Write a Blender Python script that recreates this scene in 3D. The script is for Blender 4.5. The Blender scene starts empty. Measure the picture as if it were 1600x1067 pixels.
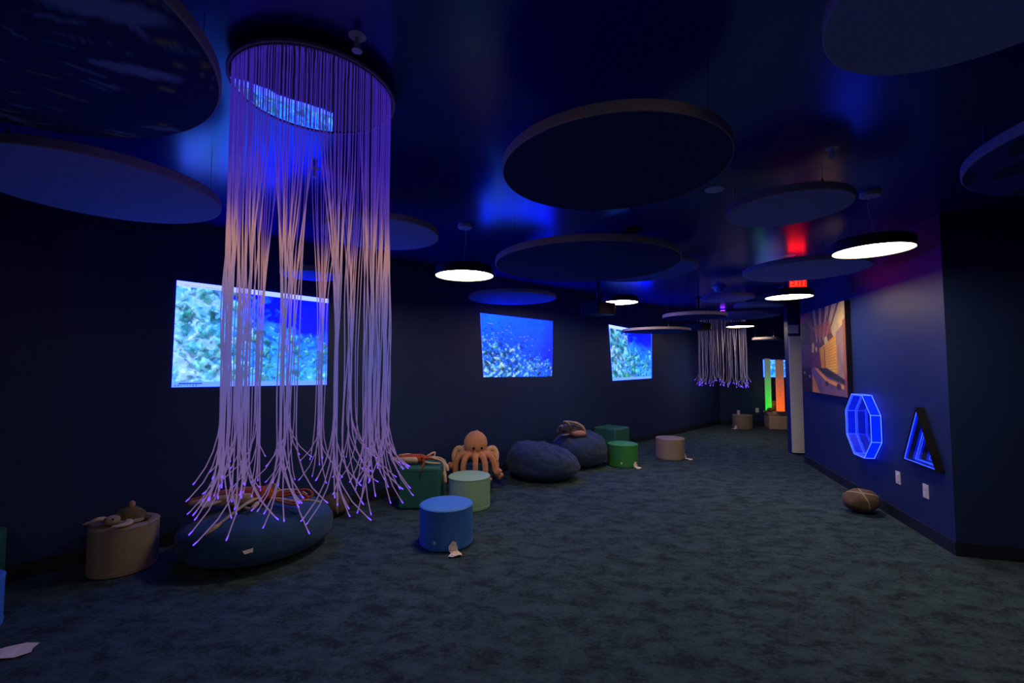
import bpy, bmesh, math, random
import numpy as np
from mathutils import Vector, Matrix, noise

PI = math.pi
scene = bpy.context.scene
COL = scene.collection
random.seed(7)
RNG = np.random.default_rng(11)

# ------------------------------------------------------------------ camera
cam_data = bpy.data.cameras.new('camera')
cam_data.sensor_width = 36.0
cam_data.lens = 36.0 * 700.0 / 1600.0
cam_data.clip_start = 0.05
cam = bpy.data.objects.new('camera', cam_data)
COL.objects.link(cam)
cam.location = (0, 0, 1.55)
cam.rotation_euler = (math.radians(90 + 3.026), 0, 0)
scene.camera = cam

# ------------------------------------------------------------------ world, exposure
world = bpy.data.worlds.new('world')
scene.world = world
world.use_nodes = True
world.node_tree.nodes['Background'].inputs[0].default_value = (0.0, 0.0, 0.0, 1)
world.node_tree.nodes['Background'].inputs[1].default_value = 0.0
vs = scene.view_settings
vs.view_transform = 'Standard'
vs.look = 'None'
vs.exposure = 0.0
vs.gamma = 1.0
vs.use_curve_mapping = False
LAMP_POWER = 26.0        # radiance of the pendant diffusers
SCREEN_POWER = 1.0       # radiance scale of the projected pictures
try:
    scene.cycles.max_bounces = 16
    scene.cycles.glossy_bounces = 14
    scene.cycles.transparent_max_bounces = 16
    scene.cycles.diffuse_bounces = 4
except Exception:
    pass


# ------------------------------------------------------------------ material helpers
def lin(r, g, b):
    def f(c):
        c = c / 255.0
        return c / 12.92 if c <= 0.04045 else ((c + 0.055) / 1.055) ** 2.4
    return (f(r), f(g), f(b))


def mat_new(name):
    m = bpy.data.materials.new(name)
    m.use_nodes = True
    nt = m.node_tree
    return m, nt, nt.nodes['Principled BSDF']


def mat(name, col, rough=0.6, metal=0.0, emit=None, estr=0.0, spec=0.5, var=0.0, vscale=8.0, bump=0.0, bscale=60.0, sheen=0.0):
    m, nt, b = mat_new(name)
    b.inputs['Base Color'].default_value = (*col, 1)
    b.inputs['Roughness'].default_value = rough
    b.inputs['Metallic'].default_value = metal
    b.inputs['Specular IOR Level'].default_value = spec
    if sheen:
        b.inputs['Sheen Weight'].default_value = sheen
    tc = None
    if var > 0 or bump > 0:
        tc = nt.nodes.new('ShaderNodeTexCoord')
    if var > 0:
        n = nt.nodes.new('ShaderNodeTexNoise')
        n.inputs['Scale'].default_value = vscale
        n.inputs['Detail'].default_value = 5
        nt.links.new(tc.outputs['Object'], n.inputs['Vector'])
        r = nt.nodes.new('ShaderNodeValToRGB')
        r.color_ramp.elements[0].position = 0.3
        r.color_ramp.elements[1].position = 0.7
        r.color_ramp.elements[0].color = (*[c * (1 - var) for c in col], 1)
        r.color_ramp.elements[1].color = (*[min(1, c * (1 + var)) for c in col], 1)
        nt.links.new(n.outputs['Fac'], r.inputs['Fac'])
        nt.links.new(r.outputs['Color'], b.inputs['Base Color'])
    if bump > 0:
        n2 = nt.nodes.new('ShaderNodeTexNoise')
        n2.inputs['Scale'].default_value = bscale
        n2.inputs['Detail'].default_value = 4
        nt.links.new(tc.outputs['Object'], n2.inputs['Vector'])
        bp = nt.nodes.new('ShaderNodeBump')
        bp.inputs['Strength'].default_value = bump
        bp.inputs['Distance'].default_value = 0.01
        nt.links.new(n2.outputs['Fac'], bp.inputs['Height'])
        nt.links.new(bp.outputs['Normal'], b.inputs['Normal'])
    if emit is not None:
        b.inputs['Emission Color'].default_value = (*emit, 1)
        b.inputs['Emission Strength'].default_value = estr
    return m


def mat_print(name, rough=0.7, emission=0.0):
    """flat print: colour comes from the painted attribute 'ink'"""
    m, nt, b = mat_new(name)
    a = nt.nodes.new('ShaderNodeAttribute')
    a.attribute_name = 'ink'
    b.inputs['Roughness'].default_value = rough
    if emission > 0:
        b.inputs['Base Color'].default_value = (0.02, 0.02, 0.03, 1)
        nt.links.new(a.outputs['Color'], b.inputs['Emission Color'])
        b.inputs['Emission Strength'].default_value = emission
    else:
        nt.links.new(a.outputs['Color'], b.inputs['Base Color'])
    return m


# ------------------------------------------------------------------ mesh helpers
def link(name, me, material=None, parent=None, smooth=False):
    o = bpy.data.objects.new(name, me)
    COL.objects.link(o)
    if material is not None:
        mats = material if isinstance(material, (list, tuple)) else [material]
        for m in mats:
            me.materials.append(m)
    if parent is not None:
        o.parent = parent
    if smooth:
        me.polygons.foreach_set('use_smooth', [True] * len(me.polygons))
    return o


def pyd(name, verts, faces, material=None, parent=None, smooth=False):
    me = bpy.data.meshes.new(name)
    me.from_pydata([tuple(v) for v in verts], [], faces)
    me.update()
    return link(name, me, material, parent, smooth)


def bmo(name, bm, material=None, parent=None, smooth=False):
    bmesh.ops.recalc_face_normals(bm, faces=bm.faces[:])
    me = bpy.data.meshes.new(name)
    bm.to_mesh(me)
    bm.free()
    return link(name, me, material, parent, smooth)


def set_tags(o, label=None, cat=None, group=None, kind=None):
    if label: o['label'] = label
    if cat: o['category'] = cat
    if group: o['group'] = group
    if kind: o['kind'] = kind
    return o


def thing(name, label, cat, loc=(0, 0, 0), rz=0.0, group=None):
    o = bpy.data.objects.new(name, None)
    o.empty_display_size = 0.05
    COL.objects.link(o)
    o.location = loc
    o.rotation_euler = (0, 0, rz)
    return set_tags(o, label, cat, group)


def bm_box(bm, c, s, rot=None, bevel=0.0, seg=2):
    r = bmesh.ops.create_cube(bm, size=1.0)
    vs_ = r['verts']
    M = Matrix.Translation(Vector(c)) @ (rot.to_4x4() if rot else Matrix.Identity(4)) @ Matrix.Diagonal((*s, 1))
    bmesh.ops.transform(bm, matrix=M, verts=vs_)
    if bevel > 0:
        es = list({e for v in vs_ for e in v.link_edges})
        bmesh.ops.bevel(bm, geom=es, offset=bevel, segments=seg, affect='EDGES', profile=0.5)


def box(name, c, s, material, parent=None, rot=None, bevel=0.0, seg=2):
    bm = bmesh.new()
    bm_box(bm, c, s, rot, bevel, seg)
    return bmo(name, bm, material, parent, smooth=False)


def lathe_data(prof, seg=48, off=(0, 0, 0), cap=True):
    V, F = [], []
    n = len(prof)
    for i in range(seg):
        a = 2 * PI * i / seg
        for r, z in prof:
            V.append((off[0] + r * math.cos(a), off[1] + r * math.sin(a), off[2] + z))
    for i in range(seg):
        j = (i + 1) % seg
        for k in range(n - 1):
            F.append((i * n + k, j * n + k, j * n + k + 1, i * n + k + 1))
    # caps
    if cap and prof[0][0] > 1e-6: F.append(tuple(i * n for i in reversed(range(seg))))
    if cap and prof[-1][0] > 1e-6: F.append(tuple(i * n + n - 1 for i in range(seg)))
    return V, F


def lathe(name, prof, material, parent=None, seg=48, off=(0, 0, 0), smooth=True, auto=True, cap=True):
    V, F = lathe_data(prof, seg, off, cap)
    o = pyd(name, V, F, material, parent, False)
    me = o.data
    if smooth:
        me.polygons.foreach_set('use_smooth', [len(p.vertices) == 4 for p in me.polygons])
        if auto:
            try:
                me.set_sharp_from_angle(angle=math.radians(40))
            except Exception:
                pass
    return o


def tube_data(pts, radii, sides=8, cap=True):
    pts = [Vector(p) for p in pts]
    n = len(pts)
    if not isinstance(radii, (list, tuple)):
        radii = [radii] * n
    V, F = [], []
    t = (pts[1] - pts[0]).normalized()
    up = Vector((0, 0, 1)) if abs(t.z) < 0.9 else Vector((1, 0, 0))
    nrm = t.cross(up).normalized()
    for i in range(n):
        if i == 0: tt = pts[1] - pts[0]
        elif i == n - 1: tt = pts[-1] - pts[-2]
        else: tt = pts[i + 1] - pts[i - 1]
        tt = tt.normalized()
        nrm = (nrm - tt * nrm.dot(tt)).normalized()
        bn = tt.cross(nrm)
        for k in range(sides):
            a = 2 * PI * k / sides
            V.append(pts[i] + (nrm * math.cos(a) + bn * math.sin(a)) * radii[i])
    for i in range(n - 1):
        for k in range(sides):
            k2 = (k + 1) % sides
            F.append((i * sides + k, i * sides + k2, (i + 1) * sides + k2, (i + 1) * sides + k))
    if cap:
        F.append(tuple(range(sides))[::-1])
        F.append(tuple((n - 1) * sides + k for k in range(sides)))
    return V, F


def tube(name, pts, radii, material, parent=None, sides=8):
    V, F = tube_data(pts, radii, sides)
    return pyd(name, V, F, material, parent, True)


def spline(pts, n=24):
    """Catmull-Rom through pts"""
    P = [Vector(p) for p in pts]
    P = [P[0] * 2 - P[1]] + P + [P[-1] * 2 - P[-2]]
    out = []
    m = len(P) - 3
    for i in range(n + 1):
        x = i / n * m
        k = min(int(x), m - 1)
        t = x - k
        a, b, c, d = P[k:k + 4]
        out.append(0.5 * ((2 * b) + (c - a) * t + (2 * a - 5 * b + 4 * c - d) * t * t + (3 * b - a - 3 * c + d) * t ** 3))
    return out


def blob_data(c, r, seg=24, rings=14, power=1.0, nz=0.0, nscale=4.0, seed=0.0, zmin=None):
    """noisy ellipsoid"""
    V, F = [], []
    for j in range(rings + 1):
        ph = PI * j / rings - PI / 2
        for i in range(seg):
            a = 2 * PI * i / seg
            d = Vector((math.cos(ph) * math.cos(a), math.cos(ph) * math.sin(a), math.sin(ph)))
            k = 1.0
            if nz: k += nz * noise.noise(d * nscale + Vector((seed, seed * 2.1, -seed)))
            v = Vector((c[0] + d.x * r[0] * k, c[1] + d.y * r[1] * k, c[2] + d.z * r[2] * k))
            if zmin is not None and v.z < zmin: v.z = zmin
            V.append(v)
    for j in range(rings):
        for i in range(seg):
            i2 = (i + 1) % seg
            F.append((j * seg + i, j * seg + i2, (j + 1) * seg + i2, (j + 1) * seg + i))
    return V, F


def blob(name, c, r, material, parent=None, **kw):
    V, F = blob_data(c, r, **kw)
    return pyd(name, V, F, material, parent, True)


def prism(name, poly, z0, z1, material, parent=None):
    n = len(poly)
    V = [(x, y, z0) for x, y in poly] + [(x, y, z1) for x, y in poly]
    F = [tuple(range(n))[::-1], tuple(range(n, 2 * n))]
    for i in range(n):
        j = (i + 1) % n
        F.append((i, j, n + j, n + i))
    bm = bmesh.new()
    bv = [bm.verts.new(v) for v in V]
    for f in F: bm.faces.new([bv[i] for i in f])
    return bmo(name, bm, material, parent)


def copy_tree(o, parent=None):
    c = o.copy()
    COL.objects.link(c)
    c.parent = parent
    for ch in list(o.children):
        copy_tree(ch, c)
    return c


# ------------------------------------------------------------------ painting helpers (flat prints)
def vnoise(h, w, cells, rng, octaves=4, gain=0.55, aspect=1.0):
    out = np.zeros((h, w)); amp = 1.0; tot = 0.0
    for o in range(octaves):
        cy = max(2, int(cells * 2 ** o)); cx = max(2, int(cells * aspect * 2 ** o))
        g = rng.random((cy + 2, cx + 2))
        y = np.linspace(0, cy, h, endpoint=False); x = np.linspace(0, cx, w, endpoint=False)
        yi = y.astype(int); xi = x.astype(int); fy = (y - yi)[:, None]; fx = (x - xi)[None, :]
        fy = fy * fy * (3 - 2 * fy); fx = fx * fx * (3 - 2 * fx)
        a = g[yi][:, xi]; b = g[yi][:, xi + 1]; c = g[yi + 1][:, xi]; d = g[yi + 1][:, xi + 1]
        out += amp * ((a * (1 - fx) + b * fx) * (1 - fy) + (c * (1 - fx) + d * fx) * fy)
        tot += amp; amp *= gain
    return out / tot


def L3(r, g, b): return np.array(lin(r, g, b))


def stamp(img, cx, cy, rx, ry, ang, col, alpha=1.0, arc=False):
    h, w, _ = img.shape
    R = max(rx, ry) + 2
    x0, x1 = int(max(0, cx - R)), int(min(w, cx + R + 1)); y0, y1 = int(max(0, cy - R)), int(min(h, cy + R + 1))
    if x1 <= x0 or y1 <= y0: return
    Y, X = np.mgrid[y0:y1, x0:x1]
    dx = X - cx; dy = Y - cy
    u = dx * math.cos(ang) + dy * math.sin(ang); v = -dx * math.sin(ang) + dy * math.cos(ang)
    d = (u / rx) ** 2 + (v / ry) ** 2
    a = np.clip((1.0 - d) * 2.2, 0, 1) * alpha
    if arc: a = a * np.clip((v / ry + 0.2) * 2, 0, 1)
    img[y0:y1, x0:x1] = img[y0:y1, x0:x1] * (1 - a[..., None]) + np.array(col) * a[..., None]


def fill_poly(img, pts, col, alpha=1.0):
    h, w, _ = img.shape
    Y, X = np.mgrid[0:h, 0:w]
    x = X / (w - 1); y = Y / (h - 1)
    inside = np.zeros((h, w), bool)
    n = len(pts)
    for i in range(n):
        x1, y1 = pts[i]; x2, y2 = pts[(i + 1) % n]
        cond = ((y1 > y) != (y2 > y)) & (x < (x2 - x1) * (y - y1) / (y2 - y1 + 1e-12) + x1)
        inside ^= cond
    img[inside] = img[inside] * (1 - alpha) + np.array(col) * alpha


def grid_print(name, img, corners, material, parent=None, back=None):
    """img row 0 = top. corners: tl, tr, br, bl (Vectors). back: offset vector giving the slab its thickness"""
    if material is M['screen']:
        img = img * np.array([0.9, 0.95, 1.0])
        img[..., 2] = img[..., 2] + 9.5 * np.clip(img[..., 2] - 0.82, 0, 1.1)     # the projector's blue is far brighter than the picture can show
    h, w, _ = img.shape
    tl, tr, br, bl = [np.array(c, float) for c in corners]
    s = np.linspace(0, 1, w)[None, :, None]; t = np.linspace(0, 1, h)[:, None, None]
    P = (tl * (1 - s) + tr * s) * (1 - t) + (bl * (1 - s) + br * s) * t
    V = P.reshape(-1, 3)
    i = np.arange(h - 1)[:, None] * w + np.arange(w - 1)[None, :]
    F = np.stack([i + w, i + w + 1, i + 1, i], -1).reshape(-1, 4)
    Vl = V.tolist(); Fl = F.tolist()
    cols = img.reshape(-1, 3)
    if back is not None:
        k = len(Vl)
        ring = [0, w - 1, h * w - 1, (h - 1) * w]
        for r in ring: Vl.append((V[r] + np.array(back)).tolist())
        for q in range(4):
            a, b = ring[q], ring[(q + 1) % 4]
            Fl.append([a, b, k + (q + 1) % 4, k + q])
        Fl.append([k, k + 3, k + 2, k + 1][::-1])
        cols = np.vstack([cols, cols[ring] * 0])
    me = bpy.data.meshes.new(name)
    me.from_pydata(Vl, [], Fl)
    at = me.attributes.new('ink', 'FLOAT_COLOR', 'POINT')
    c4 = np.ones((len(Vl), 4), np.float32); c4[:, :3] = cols
    at.data.foreach_set('color', c4.ravel())
    me.update()
    return link(name, me, material, parent)


# ================================================================== materials
M = {}
M['wall'] = mat('navy wall paint', (0.016, 0.034, 0.145), rough=0.48, var=0.06, vscale=3.0, bump=0.15, bscale=180, spec=0.35)
M['wallr'] = M['wall']
M['base'] = mat('dark vinyl baseboard', (0.012, 0.016, 0.040), rough=0.5)
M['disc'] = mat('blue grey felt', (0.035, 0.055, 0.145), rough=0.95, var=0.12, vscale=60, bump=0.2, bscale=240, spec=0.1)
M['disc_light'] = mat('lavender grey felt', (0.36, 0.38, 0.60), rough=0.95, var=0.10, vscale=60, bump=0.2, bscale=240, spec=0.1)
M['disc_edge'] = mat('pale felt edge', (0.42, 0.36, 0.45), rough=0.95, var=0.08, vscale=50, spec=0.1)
M['wire'] = mat('steel wire', (0.25, 0.25, 0.30), rough=0.35, metal=0.8)
M['shade'] = mat('black lamp shade', (0.010, 0.010, 0.014), rough=0.5)
M['diffuser'] = mat('lit lamp diffuser', (0.8, 0.8, 0.8), rough=0.5, emit=(1.0, 0.80, 0.47), estr=LAMP_POWER)
M['white'] = mat('white plastic', (0.80, 0.78, 0.82), rough=0.4)
M['white_paint'] = mat('white door paint', (0.88, 0.88, 0.78), rough=0.5, var=0.03, vscale=4)
M['black'] = mat('black plastic', (0.008, 0.008, 0.010), rough=0.4)
M['dark_metal'] = mat('dark metal', (0.02, 0.02, 0.025), rough=0.35, metal=0.6)
M['paper'] = mat('crumpled paper tag', (0.85, 0.74, 0.76), rough=0.8, var=0.08, vscale=30)
M['beige'] = mat('beige vinyl', (0.33, 0.25, 0.20), rough=0.6, var=0.05, vscale=20, bump=0.08, bscale=250)
M['tan'] = mat('tan vinyl', (0.58, 0.42, 0.28), rough=0.6, var=0.05, vscale=20)
M['lightgreen'] = mat('pale green vinyl', (0.34, 0.58, 0.40), rough=0.55, var=0.04, vscale=20, bump=0.08, bscale=250)
M['blue'] = mat('bright blue vinyl', (0.06, 0.25, 0.85), rough=0.55, var=0.04, vscale=20, bump=0.08, bscale=250)
M['green'] = mat('grass green vinyl', (0.05, 0.30, 0.06), rough=0.55, var=0.04, vscale=20, bump=0.08, bscale=250)
M['darkgreen'] = mat('dark green vinyl', (0.026, 0.155, 0.125), rough=0.55, var=0.05, vscale=20, bump=0.08, bscale=250)
M['navy'] = mat('navy vinyl', (0.015, 0.045, 0.14), rough=0.55, var=0.04, vscale=20)
M['denim'] = mat('navy denim cloth', (0.016, 0.040, 0.125), rough=0.9, var=0.22, vscale=14, bump=0.5, bscale=45, sheen=0.1)
M['denim2'] = mat('blue fleece cloth', (0.014, 0.065, 0.18), rough=0.95, var=0.2, vscale=10, bump=0.4, bscale=60, sheen=0.1)
M['octo'] = mat('peach plush', (0.78, 0.34, 0.19), rough=1.0, var=0.15, vscale=40, bump=0.7, bscale=160, sheen=0.3, spec=0.1)
M['octo_pale'] = mat('pale peach plush', (0.80, 0.52, 0.32), rough=1.0, var=0.12, vscale=40, bump=0.7, bscale=160, sheen=0.3, spec=0.1)
M['squid'] = mat('rust red plush', (0.42, 0.065, 0.02), rough=0.9, var=0.35, vscale=25, bump=0.4, bscale=160, sheen=0.15)
M['cream'] = mat('cream plush', (0.70, 0.50, 0.36), rough=0.95, var=0.1, vscale=30, bump=0.4, bscale=160, sheen=0.15)
M['olive'] = mat('olive brown plush', (0.13, 0.085, 0.03), rough=0.95, var=0.45, vscale=28, bump=0.5, bscale=120, sheen=0.15)
M['eye'] = mat('black bead eye', (0.004, 0.004, 0.004), rough=0.15)
M['greyplush'] = mat('grey speckled plush', (0.16, 0.14, 0.13), rough=0.95, var=0.6, vscale=22, bump=0.6, bscale=120, sheen=0.15)
M['pinkplush'] = mat('pink plush', (0.50, 0.24, 0.20), rough=0.95, var=0.12, vscale=30, bump=0.4, bscale=140)
M['beigeplush'] = mat('tan plush', (0.36, 0.27, 0.20), rough=0.95, var=0.2, vscale=30, bump=0.4, bscale=140)
M['led'] = mat('blue light strip', (0.1, 0.1, 0.6), rough=0.4, emit=(0.022, 0.055, 1.0), estr=7.0)
M['ledpanel'] = mat('lit blue acrylic', (0.0, 0.01, 0.3), rough=0.3, emit=(0.0, 0.012, 1.0), estr=1.5, var=0.0)
M['exit'] = mat('lit red letters', (0.5, 0.0, 0.0), rough=0.5, emit=(1.0, 0.008, 0.004), estr=14.0)
M['exit_face'] = mat('red backlit face', (0.3, 0.0, 0.0), rough=0.5, emit=(1.0, 0.003, 0.002), estr=5.0)
M['violet'] = mat('violet lamp lens', (0.2, 0.05, 0.5), rough=0.4, emit=(0.22, 0.02, 1.0), estr=6.0)
M['brown'] = mat('brown fabric', (0.10, 0.06, 0.035), rough=0.9, var=0.2, vscale=15)


def carpet_material():
    m, nt, b = mat_new('mottled carpet')
    tc = nt.nodes.new('ShaderNodeTexCoord')
    mp = nt.nodes.new('ShaderNodeMapping'); mp.inputs['Scale'].default_value = (1.0, 1.7, 1.0); mp.inputs['Rotation'].default_value = (0, 0, 0.25)
    nt.links.new(tc.outputs['Object'], mp.inputs['Vector'])
    n1 = nt.nodes.new('ShaderNodeTexNoise'); n1.inputs['Scale'].default_value = 4.6; n1.inputs['Detail'].default_value = 10; n1.inputs['Roughness'].default_value = 0.80; n1.inputs['Distortion'].default_value = 0.25
    nt.links.new(mp.outputs['Vector'], n1.inputs['Vector'])
    n2 = nt.nodes.new('ShaderNodeTexNoise'); n2.inputs['Scale'].default_value = 38; n2.inputs['Detail'].default_value = 3
    nt.links.new(mp.outputs['Vector'], n2.inputs['Vector'])
    mx = nt.nodes.new('ShaderNodeMath'); mx.operation = 'MULTIPLY_ADD'; mx.inputs[1].default_value = 0.26; 
    nt.links.new(n2.outputs['Fac'], mx.inputs[0]); nt.links.new(n1.outputs['Fac'], mx.inputs[2])
    r = nt.nodes.new('ShaderNodeValToRGB')
    e = r.color_ramp.elements
    e[0].position = 0.54; e[0].color = (0.027, 0.042, 0.057, 1)
    e[1].position = 0.73; e[1].color = (0.068, 0.113, 0.145, 1)
    k = e.new(0.615); k.color = (0.045, 0.075, 0.098, 1)
    nt.links.new(mx.outputs[0], r.inputs['Fac'])
    nt.links.new(r.outputs['Color'], b.inputs['Base Color'])
    b.inputs['Roughness'].default_value = 1.0
    b.inputs['Specular IOR Level'].default_value = 0.05
    n3 = nt.nodes.new('ShaderNodeTexNoise'); n3.inputs['Scale'].default_value = 160; n3.inputs['Detail'].default_value = 3
    nt.links.new(tc.outputs['Object'], n3.inputs['Vector'])
    bp = nt.nodes.new('ShaderNodeBump'); bp.inputs['Strength'].default_value = 0.6; bp.inputs['Distance'].default_value = 0.01
    nt.links.new(n3.outputs['Fac'], bp.inputs['Height']); nt.links.new(bp.outputs['Normal'], b.inputs['Normal'])
    return m


def ceiling_material():
    m, nt, b = mat_new('semi gloss navy ceiling paint')
    b.inputs['Base Color'].default_value = (0.002, 0.005, 0.26, 1)
    b.inputs['Specular Tint'].default_value = (0.35, 0.72, 1.0, 1)
    b.inputs['Roughness'].default_value = 0.22
    b.inputs['IOR'].default_value = 2.1
    b.inputs['Specular IOR Level'].default_value = 0.5
    return m


def rock_material(name, base, planes):
    """stone cushion: mottled grey brown with thin pale veins printed on the cloth"""
    m, nt, b = mat_new(name)
    tc = nt.nodes.new('ShaderNodeTexCoord')
    n = nt.nodes.new('ShaderNodeTexNoise'); n.inputs['Scale'].default_value = 9; n.inputs['Detail'].default_value = 7
    nt.links.new(tc.outputs['Object'], n.inputs['Vector'])
    r = nt.nodes.new('ShaderNodeValToRGB')
    r.color_ramp.elements[0].position = 0.35; r.color_ramp.elements[0].color = (*[c * 0.6 for c in base], 1)
    r.color_ramp.elements[1].position = 0.7; r.color_ramp.elements[1].color = (*[c * 1.3 for c in base], 1)
    nt.links.new(n.outputs['Fac'], r.inputs['Fac'])
    cur = r.outputs['Color']
    for (nx, ny, nz, d, w) in planes:
        dp = nt.nodes.new('ShaderNodeVectorMath'); dp.operation = 'DOT_PRODUCT'; dp.inputs[1].default_value = (nx, ny, nz)
        nt.links.new(tc.outputs['Object'], dp.inputs[0])
        s = nt.nodes.new('ShaderNodeMath'); s.operation = 'SUBTRACT'; s.inputs[1].default_value = d
        nt.links.new(dp.outputs['Value'], s.inputs[0])
        wob = nt.nodes.new('ShaderNodeMath'); wob.operation = 'MULTIPLY_ADD'; wob.inputs[1].default_value = 0.03
        nt.links.new(n.outputs['Fac'], wob.inputs[0]); nt.links.new(s.outputs[0], wob.inputs[2])
        ab = nt.nodes.new('ShaderNodeMath'); ab.operation = 'ABSOLUTE'; nt.links.new(wob.outputs[0], ab.inputs[0])
        lt = nt.nodes.new('ShaderNodeMath'); lt.operation = 'LESS_THAN'; lt.inputs[1].default_value = w; nt.links.new(ab.outputs[0], lt.inputs[0])
        mx = nt.nodes.new('ShaderNodeMix'); mx.data_type = 'RGBA'
        nt.links.new(lt.outputs[0], mx.inputs['Factor'])
        nt.links.new(cur, mx.inputs[6]); mx.inputs[7].default_value = (0.42, 0.34, 0.27, 1)
        cur = mx.outputs[2]
    nt.links.new(cur, b.inputs['Base Color'])
    b.inputs['Roughness'].default_value = 0.9
    return m


def strand_material(far=False):
    """side glow fibre: violet and lavender glow, most at its cut end; orange band imitates warm lamp light"""
    m, nt, b = mat_new('side glow optical fibre')
    a = nt.nodes.new('ShaderNodeAttribute'); a.attribute_name = 'along'
    r = nt.nodes.new('ShaderNodeValToRGB')
    e = r.color_ramp.elements
    e[0].position = 0.0; e[0].color = (0.035, 0.012, 0.28, 1) if not far else (0.03, 0.022, 0.06, 1)
    e[1].position = 1.0; e[1].color = (0.30, 0.10, 2.6, 1)
    for p, c in ((0.97, (0.035, 0.025, 0.06)), (0.985, (0.2, 0.06, 1.6))) if far else ((0.20, (0.035, 0.012, 0.30)), (0.32, (0.085, 0.035, 0.28)), (0.40, (0.36, 0.17, 0.15)), (0.47, (0.24, 0.13, 0.20)), (0.56, (0.10, 0.085, 0.26)),  # orange stops mid-length: warm lamp light on the strands, painted into the emission
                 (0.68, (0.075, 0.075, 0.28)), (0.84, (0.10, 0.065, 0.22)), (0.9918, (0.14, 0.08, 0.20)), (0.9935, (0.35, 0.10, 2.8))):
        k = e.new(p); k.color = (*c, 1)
    nt.links.new(a.outputs['Fac'], r.inputs['Fac'])
    b.inputs['Base Color'].default_value = (0.26, 0.24, 0.33, 1)
    b.inputs['Roughness'].default_value = 0.25
    nt.links.new(r.outputs['Color'], b.inputs['Emission Color'])
    b.inputs['Emission Strength'].default_value = 1.0
    m.cycles.emission_sampling = 'NONE'
    return m


def mirror_material():
    m, nt, b = mat_new('acrylic mirror')
    b.inputs['Base Color'].default_value = (0.62, 0.66, 0.72, 1)
    b.inputs['Metallic'].default_value = 1.0
    b.inputs['Roughness'].default_value = 0.02
    tc = nt.nodes.new('ShaderNodeTexCoord')
    n = nt.nodes.new('ShaderNodeTexNoise'); n.inputs['Scale'].default_value = 5; n.inputs['Detail'].default_value = 1
    nt.links.new(tc.outputs['Object'], n.inputs['Vector'])
    bp = nt.nodes.new('ShaderNodeBump'); bp.inputs['Strength'].default_value = 0.05; bp.inputs['Distance'].default_value = 0.02
    nt.links.new(n.outputs['Fac'], bp.inputs['Height']); nt.links.new(bp.outputs['Normal'], b.inputs['Normal'])
    return m


def halfmirror_material():
    m = bpy.data.materials.new('one way mirror glass')
    m.use_nodes = True
    nt = m.node_tree
    nt.nodes.clear()
    out = nt.nodes.new('ShaderNodeOutputMaterial'); mix = nt.nodes.new('ShaderNodeMixShader')
    g = nt.nodes.new('ShaderNodeBsdfGlossy'); g.inputs['Roughness'].default_value = 0.0; g.inputs['Color'].default_value = (0.85, 0.9, 1, 1)
    t = nt.nodes.new('ShaderNodeBsdfTransparent')
    mix.inputs[0].default_value = 0.62
    nt.links.new(t.outputs[0], mix.inputs[1]); nt.links.new(g.outputs[0], mix.inputs[2]); nt.links.new(mix.outputs[0], out.inputs[0])
    return m


def bubble_material(name, low, high, strength, height):
    m, nt, b = mat_new(name)
    tc = nt.nodes.new('ShaderNodeTexCoord'); sp = nt.nodes.new('ShaderNodeSeparateXYZ')
    nt.links.new(tc.outputs['Object'], sp.inputs[0])
    d = nt.nodes.new('ShaderNodeMath'); d.operation = 'DIVIDE'; d.inputs[1].default_value = height
    nt.links.new(sp.outputs['Z'], d.inputs[0])
    n = nt.nodes.new('ShaderNodeTexVoronoi'); n.inputs['Scale'].default_value = 28
    nt.links.new(tc.outputs['Object'], n.inputs['Vector'])
    ad = nt.nodes.new('ShaderNodeMath'); ad.operation = 'MULTIPLY_ADD'; ad.inputs[1].default_value = 0.35
    nt.links.new(n.outputs['Distance'], ad.inputs[0]); nt.links.new(d.outputs[0], ad.inputs[2])
    r = nt.nodes.new('ShaderNodeValToRGB')
    r.color_ramp.elements[0].position = 0.05; r.color_ramp.elements[0].color = (*low, 1)
    r.color_ramp.elements[1].position = 0.95; r.color_ramp.elements[1].color = (*high, 1)
    nt.links.new(ad.outputs[0], r.inputs['Fac'])
    b.inputs['Base Color'].default_value = (*high, 1)
    b.inputs['Roughness'].default_value = 0.1
    nt.links.new(r.outputs['Color'], b.inputs['Emission Color'])
    b.inputs['Emission Strength'].default_value = strength
    return m


M['carpet'] = carpet_material()
M['ceiling'] = ceiling_material()
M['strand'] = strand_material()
M['strand_far'] = strand_material(True)
M['mirror'] = mirror_material()
M['half'] = halfmirror_material()
M['screen'] = mat_print('projected picture', emission=SCREEN_POWER)
M['print'] = mat_print('printed canvas', rough=0.6)
M['felt_print'] = mat_print('printed felt', rough=0.9)
M['back_mirror'] = mat('blue back mirror', (0.75, 0.85, 1.0), rough=0.0, metal=1.0)

# ================================================================== room
ZC = 2.84
L0 = Vector((-3.638, 3.306, 0)); U = Vector((0.7286, 0.6849, 0)); N = Vector((0.6849, -0.7286, 0))
R0 = Vector((3.626, 3.739, 0)); W = Vector((0.2895, 0.9572, 0)); PR = Vector((0.9572, -0.2895, 0))
R1 = Vector((4.692, 7.264, 0))
P0 = Vector((4.894, 7.930, 0))


def lwall(t, z, off=0.0):
    p = L0 + U * t + N * off
    return Vector((p.x, p.y, z))


def rwall(s, z, off=0.0):
    p = R0 + W * s - PR * off
    return Vector((p.x, p.y, z))


def xy(v): return (v.x, v.y)


def struct(o):
    o['kind'] = 'structure'
    return o


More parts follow.
